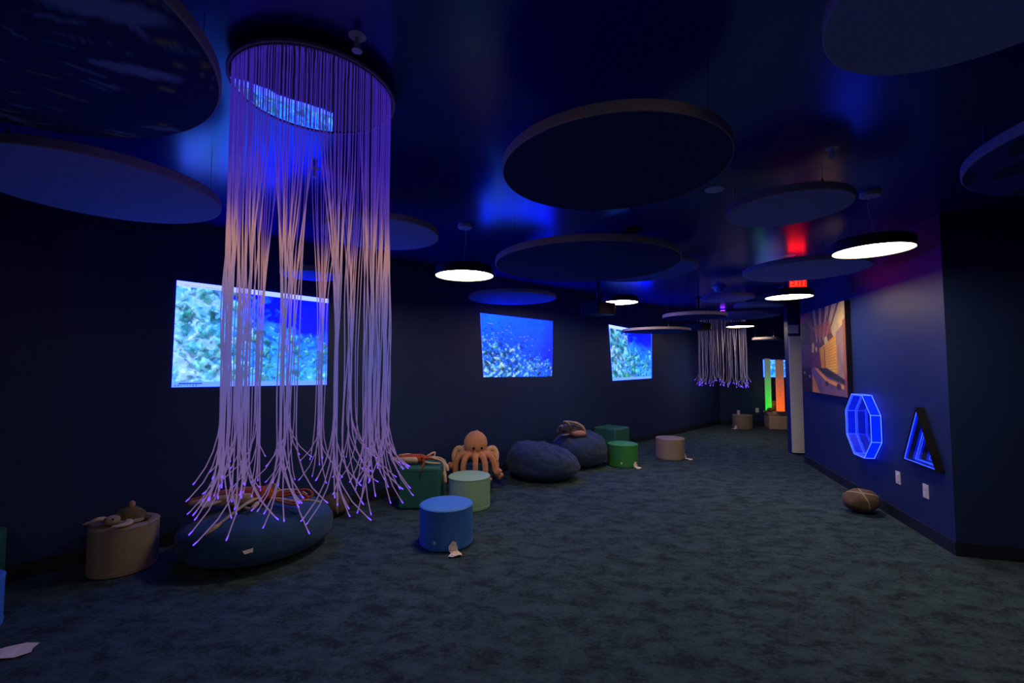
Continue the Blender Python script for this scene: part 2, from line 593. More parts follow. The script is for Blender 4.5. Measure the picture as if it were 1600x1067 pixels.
LA = L0 - U * 8.0
LB = Vector((5.48, 11.88, 0))
FB = LB + PR * 4.0
struct(prism('floor', [(-10.6, -3.4), (10.6, -3.4), (10.6, 13.2), (-10.6, 13.2)], -0.1, 0.0, M['carpet']))
struct(prism('ceiling', [(-10.6, -3.4), (10.6, -3.4), (10.6, 13.2), (-10.6, 13.2)], ZC, ZC + 0.1, M['ceiling']))
struct(prism('wall_left', [xy(LA), xy(LB + U * 0.3), xy(LB + U * 0.3 - N * 0.15), xy(LA - N * 0.15)], 0, ZC, M['wall']))
struct(prism('wall_far', [xy(LB), xy(FB), xy(FB + W * 0.15), xy(LB + W * 0.15)], 0, ZC, M['wall']))
struct(prism('wall_right', [xy(R0), xy(R1), xy(R1 + PR * 3.4), xy(R0 + PR * 3.4)], 0, ZC, M['wall']))
struct(prism('wall_stub', [xy(P0), xy(P0 + W * 0.22), xy(P0 + W * 0.22 + PR * 3.2), xy(P0 + PR * 3.2)], 0, ZC, M['wall']))
Q = R0 + PR * 3.4
struct(prism('wall_alcove', [xy(P0 + PR * 3.2 - W * 0.8), xy(FB + PR * 0.1), xy(FB + PR * 0.25), xy(P0 + PR * 3.35 - W * 0.8)], 0, ZC, M['wall']))
struct(prism('wall_side', [(Q.x, Q.y), (Q.x + 0.15, Q.y), (Q.x + 0.15, -2.75), (Q.x, -2.75)], 0, ZC, M['wall']))
struct(prism('wall_back', [(LA.x, -2.6), (Q.x, -2.6), (Q.x, -2.75), (LA.x, -2.75)], 0, ZC, M['wall']))


def baseboard(name, a, b, nrm, h=0.11, t=0.012):
    struct(prism(name, [xy(a), xy(b), xy(b + nrm * t), xy(a + nrm * t)], 0.0, h, M['base']))


baseboard('baseboard_left', LA, LB, N)
baseboard('baseboard_far', LB, FB, -W)
baseboard('baseboard_right', R0 - W * 0.012, R1, -PR)
baseboard('baseboard_corner', R0, R0 + PR * 3.4, -W)

# white door in the recess wall
dr = prism('door_1', [xy(P0 + PR * 0.004 - W * 0.002), xy(P0 + PR * 0.95 - W * 0.002), xy(P0 + PR * 0.95 - W * 0.05), xy(P0 + PR * 0.004 - W * 0.05)], 0.03, 2.06, M['white_paint'])
struct(dr)
hp = P0 + PR * 0.86 - W * 0.085
tube('door_handle', [(hp.x, hp.y, 1.0), (hp.x + PR.x * -0.12, hp.y + PR.y * -0.12, 1.0)], 0.011, M['dark_metal'], dr)
sg = thing('wall_sign', 'small blank white sign on the wall above the white door', 'sign', tuple(P0 + PR * 0.085 - W * 0.014) [:2] + (2.11,), math.atan2(PR.y, PR.x))
box('plate', (0, 0, 0.075), (0.16, 0.012, 0.15), M['white_paint'], sg, bevel=0.004)


# ================================================================== projected pictures
def coral(img, n, region, cols, size, rng, arc=True):
    """clumps of coral: a dark foot, a rounded body and a small lit crest"""
    h, w, _ = img.shape
    for i in range(n):
        x, y = rng.random(), rng.random()
        if not region(x, y, rng): continue
        s = size * (0.35 + rng.random() ** 2 * 1.5)
        c = cols[rng.integers(len(cols))]
        ang = rng.random() * PI
        stamp(img, x * w + 0.4 * s, y * h + 0.7 * s, s * 1.2, s * 0.9, ang, c * np.array([0.12, 0.22, 0.35]), 0.6)
        stamp(img, x * w, y * h, s * (0.9 + 0.6 * rng.random()), s * (0.6 + 0.3 * rng.random()), ang, c, 0.65)
        stamp(img, x * w - 0.25 * s, y * h - 0.35 * s, s * 0.55, s * 0.32, ang, np.minimum(c * 1.7 + 0.05, 1.3), 0.6)


def ripple(img, rng, amp, cells):
    """irregular outlines: every sample is taken a little to one side"""
    h, w, _ = img.shape
    Y, X = np.mgrid[0:h, 0:w]
    dx = (vnoise(h, w, cells, rng, 3, 0.6, 1.4) - 0.5) * amp * 2; dy = (vnoise(h, w, cells, rng, 3, 0.6, 1.4) - 0.5) * amp * 2
    return img[np.clip(Y + dy, 0, h - 1).astype(int), np.clip(X + dx, 0, w - 1).astype(int)]


def reef_a(w=240, h=170, seed=3):
    rng = np.random.default_rng(seed)
    n = vnoise(h, w, 5, rng, 5, 0.6, 1.4); n2 = vnoise(h, w, 3, rng, 3, 0.5, 1.3); n3 = vnoise(h, w, 12, rng, 4, 0.6, 1.4)
    Y, X = np.mgrid[0:h, 0:w]; x = X / w; y = Y / h
    deep = L3(0, 20, 255) * np.array([1, 1, 2.6]); mid = np.array([0.01, 0.22, 1.6]); cy = np.array([0.06, 0.55, 1.25]); pale = np.array([0.42, 0.85, 1.35])
    img = np.zeros((h, w, 3)) + mid
    m = np.clip((0.72 - x + (n2 - 0.5) * 0.9) * 2.2, 0, 1)[..., None]
    img = img * (1 - m) + cy * m
    m = np.clip((0.42 - x + (n - 0.5) * 0.7) * 3, 0, 1)[..., None] * np.clip(n3 * 1.6 - 0.25, 0, 1)[..., None]
    img = img * (1 - m) + pale * m
    m = np.clip((y - 0.52 + (n2 - 0.5) * 0.6) * 3, 0, 1)[..., None] * np.clip(x * 2 - 0.3, 0, 1)[..., None]
    img = img * (1 - m) + (cy * 0.85) * m
    m = np.clip((x - 0.36 + (0.34 - y) * 0.7 + (n - 0.5) * 1.0) * 3.2, 0, 1) * np.clip((0.52 - y + (n2 - 0.5) * 0.5) * 5, 0, 1)
    img = img * (1 - m[..., None]) + deep * m[..., None]
    img = img * (0.65 + 0.75 * n3[..., None])
    for (a, b, ra, rb) in ((0.05, 0.30, 22, 20), (0.22, 0.58, 24, 18), (0.07, 0.72, 26, 22), (0.30, 0.86, 26, 14), (0.16, 0.15, 24, 12)):
        stamp(img, a * w, b * h, ra * w / 240, rb * w / 240, 0.3, np.array([0.40, 0.76, 1.25]), 0.7)
    for (a, b, ra, rb) in ((0.33, 0.60, 16, 13), (0.27, 0.74, 18, 9), (0.52, 0.66, 20, 8), (0.93, 0.72, 14, 18)):
        stamp(img, a * w, b * h, ra * w / 240, rb * w / 240, 0.2, np.array([0.01, 0.13, 0.55]), 0.7)
    cols = [np.array([0.30, 0.80, 1.1]), np.array([0.10, 0.62, 0.85]), np.array([0.20, 0.75, 0.9]), np.array([0.04, 0.36, 0.40]), np.array([0.45, 0.80, 1.1]), np.array([0.01, 0.10, 0.12]), np.array([0.03, 0.32, 0.5])]
    coral(img, 620, lambda a, b, r: a < 0.42 + 0.25 * r.random() - 0.15 * (b < 0.4), cols, 4.6, rng)
    cols2 = [np.array([0.03, 0.5, 1.1]), np.array([0.02, 0.3, 1.2]), np.array([0.15, 0.75, 1.1]), np.array([0.02, 0.22, 0.5]), np.array([0.06, 0.5, 0.3])]
    coral(img, 620, lambda a, b, r: a > 0.3 and b > 0.52 - 0.2 * r.random() + (a > 0.7) * 0.05, cols2, 3.6, rng)
    dark = [np.array([0.02, 0.07, 0.05]), np.array([0.05, 0.12, 0.06]), np.array([0.01, 0.03, 0.05])]
    coral(img, 120, lambda a, b, r: a < 0.07 and 0.32 < b < 0.58, dark, 4.0, rng)
    img = ripple(img, rng, 7.0 * w / 240, 14)
    img = img * (0.62 + 0.76 * vnoise(h, w, 34, rng, 2, 0.6, 1.4))[..., None]
    for q in range(7):
        stamp(img, w * (0.46 + 0.5 * rng.random()), h * (0.12 + 0.4 * rng.random()), 6 + 9 * rng.random(), 2.5 + 3 * rng.random(), rng.random(), np.array([0.0, 0.02, 0.55]), 0.6)
    return img


def bars(img, top=0.055, bottom=0.05):
    h, w, _ = img.shape
    t = int(h * top); b = int(h * (1 - bottom))
    img[:t] = np.array([0.55, 0.70, 1.35]); img[b:] = np.array([0.18, 0.42, 1.3])
    rng = np.random.default_rng(5)
    for i in range(int(w * 0.04), int(w * 0.34)):
        if rng.random() < 0.55: img[max(1, t - 3), i] *= 0.55
    img[b + 2: b + 4, int(w * 0.04): int(w * 0.17)] = np.array([0.01, 0.05, 0.35])
    for i in range(8): img[h - 4:h - 2, int(w * (0.02 + 0.016 * i)):int(w * (0.026 + 0.016 * i))] = np.array([0.02, 0.1, 0.5])
    return img


def reef_b(w=190, h=140, seed=9):
    rng = np.random.default_rng(seed)
    n = vnoise(h, w, 4, rng, 4, 0.55, 1.4); n3 = vnoise(h, w, 14, rng, 3, 0.6, 1.4)
    Y, X = np.mgrid[0:h, 0:w]; x = X / w; y = Y / h
    img = np.zeros((h, w, 3)) + np.array([0.0, 0.075, 1.9])
    img += (np.clip(1 - y * 1.6, 0, 1) * np.clip(1.1 - x, 0, 1))[..., None] * np.array([0.012, 0.11, 0.0])
    m = np.clip((x - 0.72 + (y - 0.5) * 0.35) * 3, 0, 1)[..., None]
    img = img * (1 - m) + np.array([0.0, 0.006, 2.1]) * m
    edge = 0.34 + 0.36 * x + 0.28 * (n - 0.5)
    m = np.clip((y - edge) * 4, 0, 1)[..., None]
    img = img * (1 - m * 0.75) + np.array([0.01, 0.17, 0.85]) * m * 0.75
    img *= (0.8 + 0.4 * n3[..., None])
    cols = [np.array([0.14, 0.55, 0.85]), np.array([0.02, 0.25, 0.75]), np.array([0.30, 0.70, 0.90]), np.array([0.01, 0.08, 0.30]), np.array([0.04, 0.36, 0.42]), np.array([0.0, 0.05, 0.16])]
    coral(img, 1100, lambda a, b, r: b > 0.30 + 0.42 * a + 0.2 * r.random() - 0.08, cols, 2.5, rng)
    coral(img, 420, lambda a, b, r: a < 0.42 and b > 0.42 + 0.25 * r.random(), [np.array([0.5, 0.85, 0.9]), np.array([0.2, 0.6, 0.7]), np.array([0.01, 0.06, 0.1])], 3.4, rng)
    img = ripple(img, rng, 5.0, 18)
    img = img * (0.7 + 0.6 * vnoise(h, w, 34, rng, 2, 0.6, 1.4))[..., None]
    for q in range(46):
        a = rng.random(); b = 0.10 + 0.32 * rng.random() + 0.22 * a
        stamp(img, a * w, b * h, 3.0, 1.5, rng.random() * 0.8, np.array([0.0, 0.01, 0.18]), 0.85)
        if rng.random() < 0.45: stamp(img, a * w + 1, b * h - 1.4, 2.4, 1.0, 0.4, np.array([0.5, 0.55, 1.2]), 0.7)
    for q in range(5):
        stamp(img, w * (0.10 + 0.12 * q), h * (0.95 - 0.02 * (q % 2)), 9, 3.2, -0.6, np.array([0.25, 0.75, 0.95]), 0.9)
    img[:, :2] = img[:, :2] * 0.5 + np.array([0.1, 0.15, 1.0]) * 0.5; img[:, -2:] = img[:, -2:] * 0.5 + np.array([0.02, 0.12, 1.2]) * 0.5
    return img


def screen(corner_tz, img, label, wall_fn):
    cs = [wall_fn(t, z, 0.006) for t, z in corner_tz]
    back = -N * 0.005
    o = grid_print('projected_picture', img, cs, M['screen'], None, back=(back.x, back.y, 0))
    set_tags(o, label, 'projection', 'reef pictures projected on the long wall')
    return o


screen([(0.917, 2.300), (2.248, 2.270), (2.248, 1.340), (0.910, 1.357)], bars(reef_a()), 'projected reef picture behind the glowing string curtain on the long wall', lwall)
screen([(4.372, 2.286), (5.904, 2.271), (5.882, 1.367), (4.435, 1.380)], reef_b(), 'projected blue reef picture with small fish above the navy bean bags', lwall)
im3 = reef_a(150, 130, 21)
im3[:8, :110] = np.array([0.7, 0.9, 1.35]); im3[-7:] = np.array([0.2, 0.5, 1.3]); im3[:, -3:] = np.array([0.03, 0.22, 1.3])
screen([(7.501, 2.317), (9.071, 2.237), (9.040, 1.275), (7.606, 1.255)], im3, 'projected turquoise reef picture above the brown stool, farthest along the long wall', lwall)

rng4 = np.random.default_rng(4)
im4 = np.zeros((40, 40, 3)) + np.array([0.02, 0.42, 1.2])
coral(im4, 160, lambda a, b, r: True, [np.array([0.2, 0.8, 1.2]), np.array([0.02, 0.25, 0.9]), np.array([0.05, 0.6, 1.2])], 2.2, rng4)
im4[:3] = im4[-3:] = np.array([0.15, 0.7, 1.4]); im4[:, :3] = np.array([0.1, 0.55, 1.5])
fo = -W * 0.006
o = grid_print('projected_picture', im4, [(6.476 + fo.x, 11.574 + fo.y, 1.69), (7.076 + fo.x, 11.393 + fo.y, 1.68), (7.076 + fo.x, 11.393 + fo.y, 1.25), (6.479 + fo.x, 11.573 + fo.y, 1.245)], M['screen'], None, back=(W.x * 0.005, W.y * 0.005, 0))
set_tags(o, 'small turquoise picture glowing behind the green and orange bubble tubes', 'projection')

# ================================================================== pendant lamps
LAMPS = []


def lamp(x, y, z, r, label, sway=0.01):
    t = thing('pendant_lamp', label, 'lamp', (x, y, z), 0, 'round pendant lamps')
    h = 0.085
    lathe('shade', [(0.0, 0.012), (r * 0.985, 0.012), (r * 0.985, 0.0), (r, 0.0), (r, h - 0.015), (r - 0.015, h), (0.03, h + 0.004), (0.0, h + 0.004)], M['shade'], t, seg=56)
    lathe('diffuser', [(0.0, 0.006), (r * 0.97, 0.006), (r * 0.97, 0.010), (0.0, 0.010)], M['diffuser'], t, seg=56)
    top = ZC - z
    lathe('canopy', [(0.062, top - 0.030), (0.066, top - 0.026), (0.066, top), (0.0, top)], M['white'], t, seg=28)
    tube('cord', spline([(0, 0, top - 0.03), (sway, 0.004, top * 0.75), (-sway * 0.6, 0, top * 0.45), (0.004, 0, h)], 14), 0.004, M['white'], t, 6)
    for k in range(3):
        a = 2 * PI * k / 3 + 0.5
        tube('suspension_wire', [(0.02 * math.cos(a), 0.02 * math.sin(a), top - 0.03), (r * 0.93 * math.cos(a), r * 0.93 * math.sin(a), h)], 0.0012, M['wire'], t, 4)
    return t


lamp(-0.435, 4.073, 2.365, 0.267, 'round pendant lamp above the peach octopus plush, nearest the string curtain', 0.012)
lamp(1.560, 6.433, 2.450, 0.255, 'round pendant lamp partly behind a black projector, over the green stools')
lamp(2.684, 3.295, 2.397, 0.250, 'largest pendant lamp near the corner of the right wall', -0.016)
lamp(3.430, 5.515, 2.388, 0.260, 'round pendant lamp just below the red exit sign')
lamp(4.848, 9.497, 2.365, 0.270, 'smallest and farthest pendant lamp, in front of the far string curtain')

lamp(1.450, -0.750, 2.700, 0.265, 'round pendant lamp over the near end of the room, toward the right wall')
lamp(-1.300, -1.300, 2.700, 0.265, 'round pendant lamp over the near end of the room, by the long wall')


# ================================================================== hanging ceiling discs
def disc_print(seed, kind):
    rng = np.random.default_rng(seed)
    S = 220
    img = np.zeros((S, S, 3))
    n = vnoise(S, S, 3, rng, 5, 0.55)
    if kind == 'fish':
        img[:] = np.array([0.006, 0.010, 0.075])
        img *= (0.6 + 0.8 * n[..., None])
        for i in range(230):
            x, y = rng.random() * S, rng.random() * S
            c = [np.array([0.16, 0.22, 0.34]), np.array([0.30, 0.26, 0.05]), np.array([0.06, 0.20, 0.28]), np.array([0.006, 0.006, 0.03])][rng.integers(4)]
            stamp(img, x, y, 4 + 9 * rng.random(), 1.2 + 2.0 * rng.random(), rng.random() * 1.2 + 0.2, c, 0.75, arc=rng.random() < 0.7)
        for (x, y, a, b, g) in ((150, 60, 24, 6, 0.3), (110, 40, 22, 6, 0.2), (190, 110, 26, 8, 0.25), (170, 150, 22, 5, 0.4)):
            stamp(img, x, y, a, b, g, np.array([0.20, 0.24, 0.42]), 0.85)
    elif kind == 'shapes':
        img[:] = np.array([0.010, 0.016, 0.11])
        for i in range(26):
            stamp(img, rng.random() * S, rng.random() * S, 10 + 26 * rng.random(), 5 + 10 * rng.random(), rng.random() * PI, np.array([0.003, 0.004, 0.022]), 0.9)
    else:
        img[:] = np.array([0.05, 0.10, 0.26])
        img *= (0.35 + 1.2 * n[..., None])
        for i in range(240):
            stamp(img, rng.random() * S, rng.random() * S, 3 + 5 * rng.random(), 1.5 + 2 * rng.random(), rng.random() * PI, np.array([0.12, 0.18, 0.28]) * (0.3 + rng.random()), 0.6)
    return img * {'fish': 1.5, 'shapes': 3.0}.get(kind, 1.3)


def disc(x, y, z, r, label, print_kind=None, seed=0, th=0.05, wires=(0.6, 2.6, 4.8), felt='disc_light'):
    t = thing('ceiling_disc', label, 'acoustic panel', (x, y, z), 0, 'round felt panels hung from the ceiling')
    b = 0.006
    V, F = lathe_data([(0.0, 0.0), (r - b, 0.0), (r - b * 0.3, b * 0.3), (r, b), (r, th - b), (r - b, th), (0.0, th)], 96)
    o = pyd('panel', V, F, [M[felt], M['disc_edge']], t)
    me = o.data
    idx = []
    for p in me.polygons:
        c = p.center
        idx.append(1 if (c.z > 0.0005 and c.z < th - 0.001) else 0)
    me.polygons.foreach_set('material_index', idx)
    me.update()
    if print_kind:
        img = disc_print(seed, print_kind)
        nr, na = 70, 140
        Vp, Cp, Fp = [], [], []
        S = img.shape[0]
        for i in range(nr + 1):
            rr = (r - 0.008) * i / nr
            for j in range(na):
                a = 2 * PI * j / na
                px, py = rr * math.cos(a), rr * math.sin(a)
                Vp.append((px, py, -0.002))
                Cp.append(img[min(S - 1, int((0.5 + 0.5 * py / r) * (S - 1))), min(S - 1, int((0.5 + 0.5 * px / r) * (S - 1)))])
        for i in range(nr):
            for j in range(na):
                j2 = (j + 1) % na
                Fp.append((i * na + j, (i + 1) * na + j, (i + 1) * na + j2, i * na + j2)[::-1])
        me = bpy.data.meshes.new('printed_face')
        me.from_pydata(Vp, [], Fp)
        at = me.attributes.new('ink', 'FLOAT_COLOR', 'POINT')
        c4 = np.ones((len(Vp), 4), np.float32); c4[:, :3] = np.array(Cp)
        at.data.foreach_set('color', c4.ravel())
        link('printed_face', me, M['felt_print'], t)
    for a in wires:
        px, py = (r - 0.06) * math.cos(a), (r - 0.06) * math.sin(a)
        w = tube('suspension_wire', [(px, py, th - 0.005), (px, py, ZC - z)], 0.0014, M['wire'], t, 5)
        lathe('wire_clip', [(0.008, 0), (0.008, 0.03), (0.003, 0.04), (0.0, 0.04)], M['wire'], w, seg=8, off=(px, py, th))
    return t


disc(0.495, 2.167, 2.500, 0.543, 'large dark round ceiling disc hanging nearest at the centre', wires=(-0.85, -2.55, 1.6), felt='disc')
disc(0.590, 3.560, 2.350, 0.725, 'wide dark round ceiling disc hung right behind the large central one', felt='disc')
disc(1.400, 5.050, 2.620, 0.670, 'mottled blue ceiling disc peeking out from behind the wide dark disc', 'reef', 31)
disc(-1.681, 1.199, 2.550, 0.730, 'huge ceiling disc printed with reef fish, left of the string curtain', 'fish', 5)
disc(-2.261, 2.417, 2.500, 0.557, 'plain blue grey ceiling disc below the fish printed disc at left')
disc(1.276, 1.117, 2.550, 0.385, 'plain ceiling disc cut off by the top right corner of the photo')
disc(2.679, 1.650, 2.450, 0.696, 'ceiling disc printed with dark shapes, cut off at the right edge', 'shapes', 8)
disc(1.869, 2.995, 2.600, 0.374, 'small plain ceiling disc left of the largest pendant lamp')
disc(2.972, 4.521, 2.500, 0.556, 'plain ceiling disc between the largest pendant lamp and the exit sign')
disc(-1.009, 3.420, 2.550, 0.438, 'plain ceiling disc showing just right of the near string curtain')
disc(-1.876, 4.160, 2.386, 0.270, 'small blue ceiling disc seen through the near string curtain', 'reef', 12)
disc(0.004, 5.715, 2.400, 0.561, 'thin blue lit ceiling disc hanging above the middle projected picture', 'reef', 17, th=0.04)
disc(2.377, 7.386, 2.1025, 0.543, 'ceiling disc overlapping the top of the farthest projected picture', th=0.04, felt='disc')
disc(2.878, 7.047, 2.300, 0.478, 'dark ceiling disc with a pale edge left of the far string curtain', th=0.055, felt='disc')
disc(3.424, 7.079, 2.600, 0.392, 'small ceiling disc with a reddish rim under the smoke detector')
disc(4.426, 8.013, 2.600, 0.400, 'small ceiling disc tucked in behind the lamp below the exit sign')
disc(4.535, 8.752, 2.500, 0.625, 'far ceiling disc just above the smallest pendant lamp', 'reef', 23)
disc(5.574, 9.784, 2.1025, 0.287, 'tiny low ceiling disc above the bubble tubes at the far end')


# ================================================================== string curtains of optical fibre
def add_along(o, vals):
    at = o.data.attributes.new('along', 'FLOAT', 'POINT')
    at.data.foreach_set('value', np.array(vals, np.float32))


def curtain(x, y, z, r, zbot, label, nstr, rad, nclu, seed, segs=26, sides=5, splay=0.11, mirror=True, sm=None):
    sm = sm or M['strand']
    qs = [0.992 * k / (segs - 2) for k in range(segs - 1)] + [0.9935, 1.0]
    t = thing('string_curtain', label, 'light curtain', (x, y, z), 0, 'fibre optic string curtains')
    lathe('rim', [(r + 0.006, 0.0), (r + 0.016, 0.0), (r + 0.018, 0.002), (r + 0.018, 0.012), (r + 0.014, 0.014), (0.0, 0.014)], M['disc_edge'], t, seg=72, cap=False)
    lathe('mirror_disc', [(0.0, -0.001), (r + 0.005, -0.001), (r + 0.005, 0.004), (0.0, 0.004)], M['mirror'] if mirror else M['black'], t, seg=72).rotation_euler = (0.017, 0.006, 0) if mirror else (0, 0, 0)
    for k in range(3):
        a = 2 * PI * k / 3 + 0.3
        tube('suspension_wire', [(r * 0.8 * math.cos(a), r * 0.8 * math.sin(a), 0.02), (r * 0.8 * math.cos(a), r * 0.8 * math.sin(a), ZC - z)], 0.0014, M['wire'], t, 4)
    if not mirror:
        lathe('light_source', [(0.0, 0.016), (0.05, 0.016), (0.05, 0.050), (0.0, 0.055)], M['violet'], t, seg=16, off=(-0.10, -0.30, 0.0))
    rg = random.Random(seed)
    clu = []
    for k in range(nclu):
        clu.append((2 * PI * (k + 0.35 * (rg.random() - 0.5)) / nclu, 0.985 + 0.05 * (rg.random() - 0.5)))
    length = z - zbot
    for i in range(nstr):
        th = 2 * PI * (i + 0.5 * rg.random()) / nstr
        best = min(clu, key=lambda c: abs(math.atan2(math.sin(c[0] - th), math.cos(c[0] - th))))
        dth = math.atan2(math.sin(best[0] - th), math.cos(best[0] - th))
        gather = 0.30 + 0.68 * rg.random() ** 0.6
        ln = length * (0.93 + 0.10 * rg.random())
        sp_r = splay * (rg.random() ** 1.5 * 1.6 - 0.35)
        sp_t = splay * (rg.random() - 0.5) * 2.2
        w1, w2, ph = rg.random() * 0.006, rg.random() * 0.007, rg.random() * 6.28
        rr0 = r * (0.965 + 0.03 * rg.random())
        pts = []
        for s in range(segs + 1):
            q = qs[s]
            g = min(1.0, max(0.0, (q - 0.12) / 0.48)); g = g * g * (3 - 2 * g)
            a = th + dth * gather * g
            rad_ = rr0 * (1 - g) + r * best[1] * g + 0.012 * math.sin(i * 7.1) * g
            e = max(0.0, (q - 0.82) / 0.18); e = e ** 2.2
            rad_ += sp_r * e
            ca, sa = math.cos(a), math.sin(a)
            wx = w1 * math.sin(q * 17 + ph) * g; wy = w2 * math.sin(q * 13 + ph * 2) * g
            pts.append((rad_ * ca - sa * sp_t * e + wx, rad_ * sa + ca * sp_t * e + wy, -ln * q + ln * 0.028 * e))
        V, F = tube_data(pts, rad, sides)
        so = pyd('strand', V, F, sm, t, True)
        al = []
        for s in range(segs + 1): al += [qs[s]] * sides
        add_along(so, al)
    return t


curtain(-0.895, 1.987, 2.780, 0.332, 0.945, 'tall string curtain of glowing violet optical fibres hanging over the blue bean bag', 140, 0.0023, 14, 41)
curtain(4.950, 10.560, 2.760, 0.520, 1.030, 'far string curtain with violet tips at the end of the room', 64, 0.0058, 26, 77, segs=12, sides=4, splay=0.10, mirror=False, sm=M['strand_far'])


# ================================================================== seats
def stool(x, y, m, label, r=0.229, h=0.34, tag_ang=None, tag_kind='paper', rz=0.0, small_tag=None, group='round vinyl stools', oval=1.0):
    t = thing('round_stool', label, 'stool', (x, y, 0), rz, group)
    lathe('body', [(r - 0.006, 0.004), (r, 0.010), (r, h - 0.012)], m, t, seg=64, cap=False)
    lathe('top_panel', [(r, h - 0.012), (r - 0.003, h - 0.004), (r - 0.012, h), (r * 0.5, h + 0.004), (0.0, h + 0.005)], m, t, seg=64, auto=False)
    lathe('piping', [(r - 0.002, h - 0.015), (r + 0.003, h - 0.013), (r + 0.003, h - 0.009), (r - 0.002, h - 0.007)], m, t, seg=64, cap=False)
    lathe('bottom_band', [(r - 0.002, 0.036), (r + 0.003, 0.034), (r + 0.003, 0.030), (r - 0.002, 0.028)], m, t, seg=64, cap=False)
    lathe('base', [(r - 0.02, 0.0), (r - 0.006, 0.0), (r - 0.006, 0.006)], M['black'], t, seg=40, cap=False)
    if small_tag is not None:
        a = small_tag
        c, s = math.cos(a), math.sin(a)
        box('label_patch', ((r + 0.001) * c, (r + 0.001) * s, 0.075), (0.002, 0.022, 0.03), M['paper'], t, rot=Matrix.Rotation(a, 3, 'Z'))
    if tag_ang is not None:
        care_tag(t, tag_ang, r)
    return t


def care_tag(t, a, r, up=0.075, out=0.10, wd=0.062, seed=1):
    """crumpled paper label sewn into the bottom seam and spilling on to the floor"""
    rg = random.Random(seed)
    V, F = [], []
    nx, ny = 6, 7
    c, s = math.cos(a), math.sin(a)
    for j in range(ny):
        q = j / (ny - 1)
        if q < 0.5: d, z = r + 0.006 + 0.01 * q, up * (1 - q * 2) + 0.008
        else: d, z = r + 0.012 + out * (q - 0.5) * 2, 0.008
        for i in range(nx):
            w = (i / (nx - 1) - 0.5) * wd * (0.7 + 1.1 * q + 0.9 * (rg.random() - 0.5))
            zz = z + rg.random() * 0.014; dd = d + rg.random() * 0.012
            V.append((dd * c - w * s, dd * s + w * c, zz))
    for j in range(ny - 1):
        for i in range(nx - 1):
            F.append((j * nx + i, j * nx + i + 1, (j + 1) * nx + i + 1, (j + 1) * nx + i))
    o = pyd('care_tag', V, F, M['paper'], t)
    md = o.modifiers.new('thickness', 'SOLIDIFY'); md.thickness = 0.0015
    return o


stool(-0.578, 4.020, M['blue'], 'bright blue round stool with a torn paper tag, nearest the middle of the floor', tag_ang=-1.18, small_tag=-1.86)
stool(-0.471, 5.020, M['lightgreen'], 'pale green round stool behind the bright blue one')
stool(-0.462, 5.780, M['navy'], 'navy round stool hidden under the peach octopus plush', r=0.215)
stool(1.722, 7.050, M['green'], 'grass green round stool beside the navy bean bags', tag_ang=-0.95, small_tag=-1.9)
stool(2.650, 7.590, M['beige'], 'brown round stool standing alone below the farthest projected picture', tag_ang=-0.55)
stool(5.640, 11.060, M['beige'], 'far brown round stool with a cup on top by the end wall', tag_ang=3.6, r=0.225)
stool(-2.985, 3.525, M['beige'], 'brown round stool carrying the plush turtle at far left', r=0.212, h=0.352)
stool(-3.205, 2.640, M['blue'], 'blue round stool barely in view at the left edge of the photo', r=0.2, h=0.30, tag_ang=None)

cup = thing('paper_cup', 'small pale cup standing on the far brown stool', 'cup', (5.52, 11.0, 0.346))
lathe('cup_body', [(0.0, 0.0), (0.028, 0.0), (0.036, 0.10), (0.033, 0.10), (0.026, 0.006), (0.0, 0.006)], M['white'], cup, seg=24)
lathe('cup_rim', [(0.033, 0.097), (0.039, 0.099), (0.039, 0.104), (0.033, 0.104)], M['white'], cup, seg=24, cap=False)

tg = thing('torn_paper', 'torn white paper tag on the carpet at the lower left corner', 'paper', (-2.720, 2.480, 0.0), 0.45)
rgp = random.Random(9)
Vp = [(x * 0.06 + rgp.uniform(-0.012, 0.012), (y - 1) * 0.052 * (1.2 if x < 2 else 0.8) + rgp.uniform(-0.010, 0.010), 0.006 + rgp.uniform(0, 0.014)) for x in range(-2, 3) for y in range(3)]
sh = pyd('paper_sheet', Vp, [(q * 3 + k, q * 3 + k + 1, q * 3 + k + 4, q * 3 + k + 3) for q in range(4) for k in range(2)], M['paper'], tg)
md = sh.modifiers.new('thickness', 'SOLIDIFY'); md.thickness = 0.0015


def cube_seat(x, y, s, h, m, rz, label):
    t = thing('cube_seat', label, 'stool', (x, y, 0), rz, 'square vinyl seats')
    box('body', (0, 0, h / 2), (s, s, h), m, t, bevel=0.03, seg=4)
    for k in range(4):
        a = k * PI / 2
        box('seam', (math.cos(a) * (s / 2 + 0.0005), math.sin(a) * (s / 2 + 0.0005), h - 0.045), (0.004, s - 0.07, 0.005), m, t, rot=Matrix.Rotation(a, 3, 'Z'))
    for sx in (-1, 1):
        for sy in (-1, 1):
            lathe('foot', [(0.02, -0.0), (0.02, 0.012), (0.0, 0.012)], M['black'], t, seg=12, off=(sx * s * 0.36, sy * s * 0.36, 0))
    return t


cube_seat(-1.000, 5.120, 0.46, 0.455, M['darkgreen'], 0.0, 'dark green cube seat carrying the small rust squid plush')
cube_seat(1.772, 8.045, 0.46, 0.46, M['darkgreen'], 0.7545, 'teal cube seat behind the grass green stool by the wall')
cube_seat(-3.645, 3.00, 0.42, 0.40, M['darkgreen'], 0.7545, 'green cube seat barely in view at the left edge behind a blue stool')


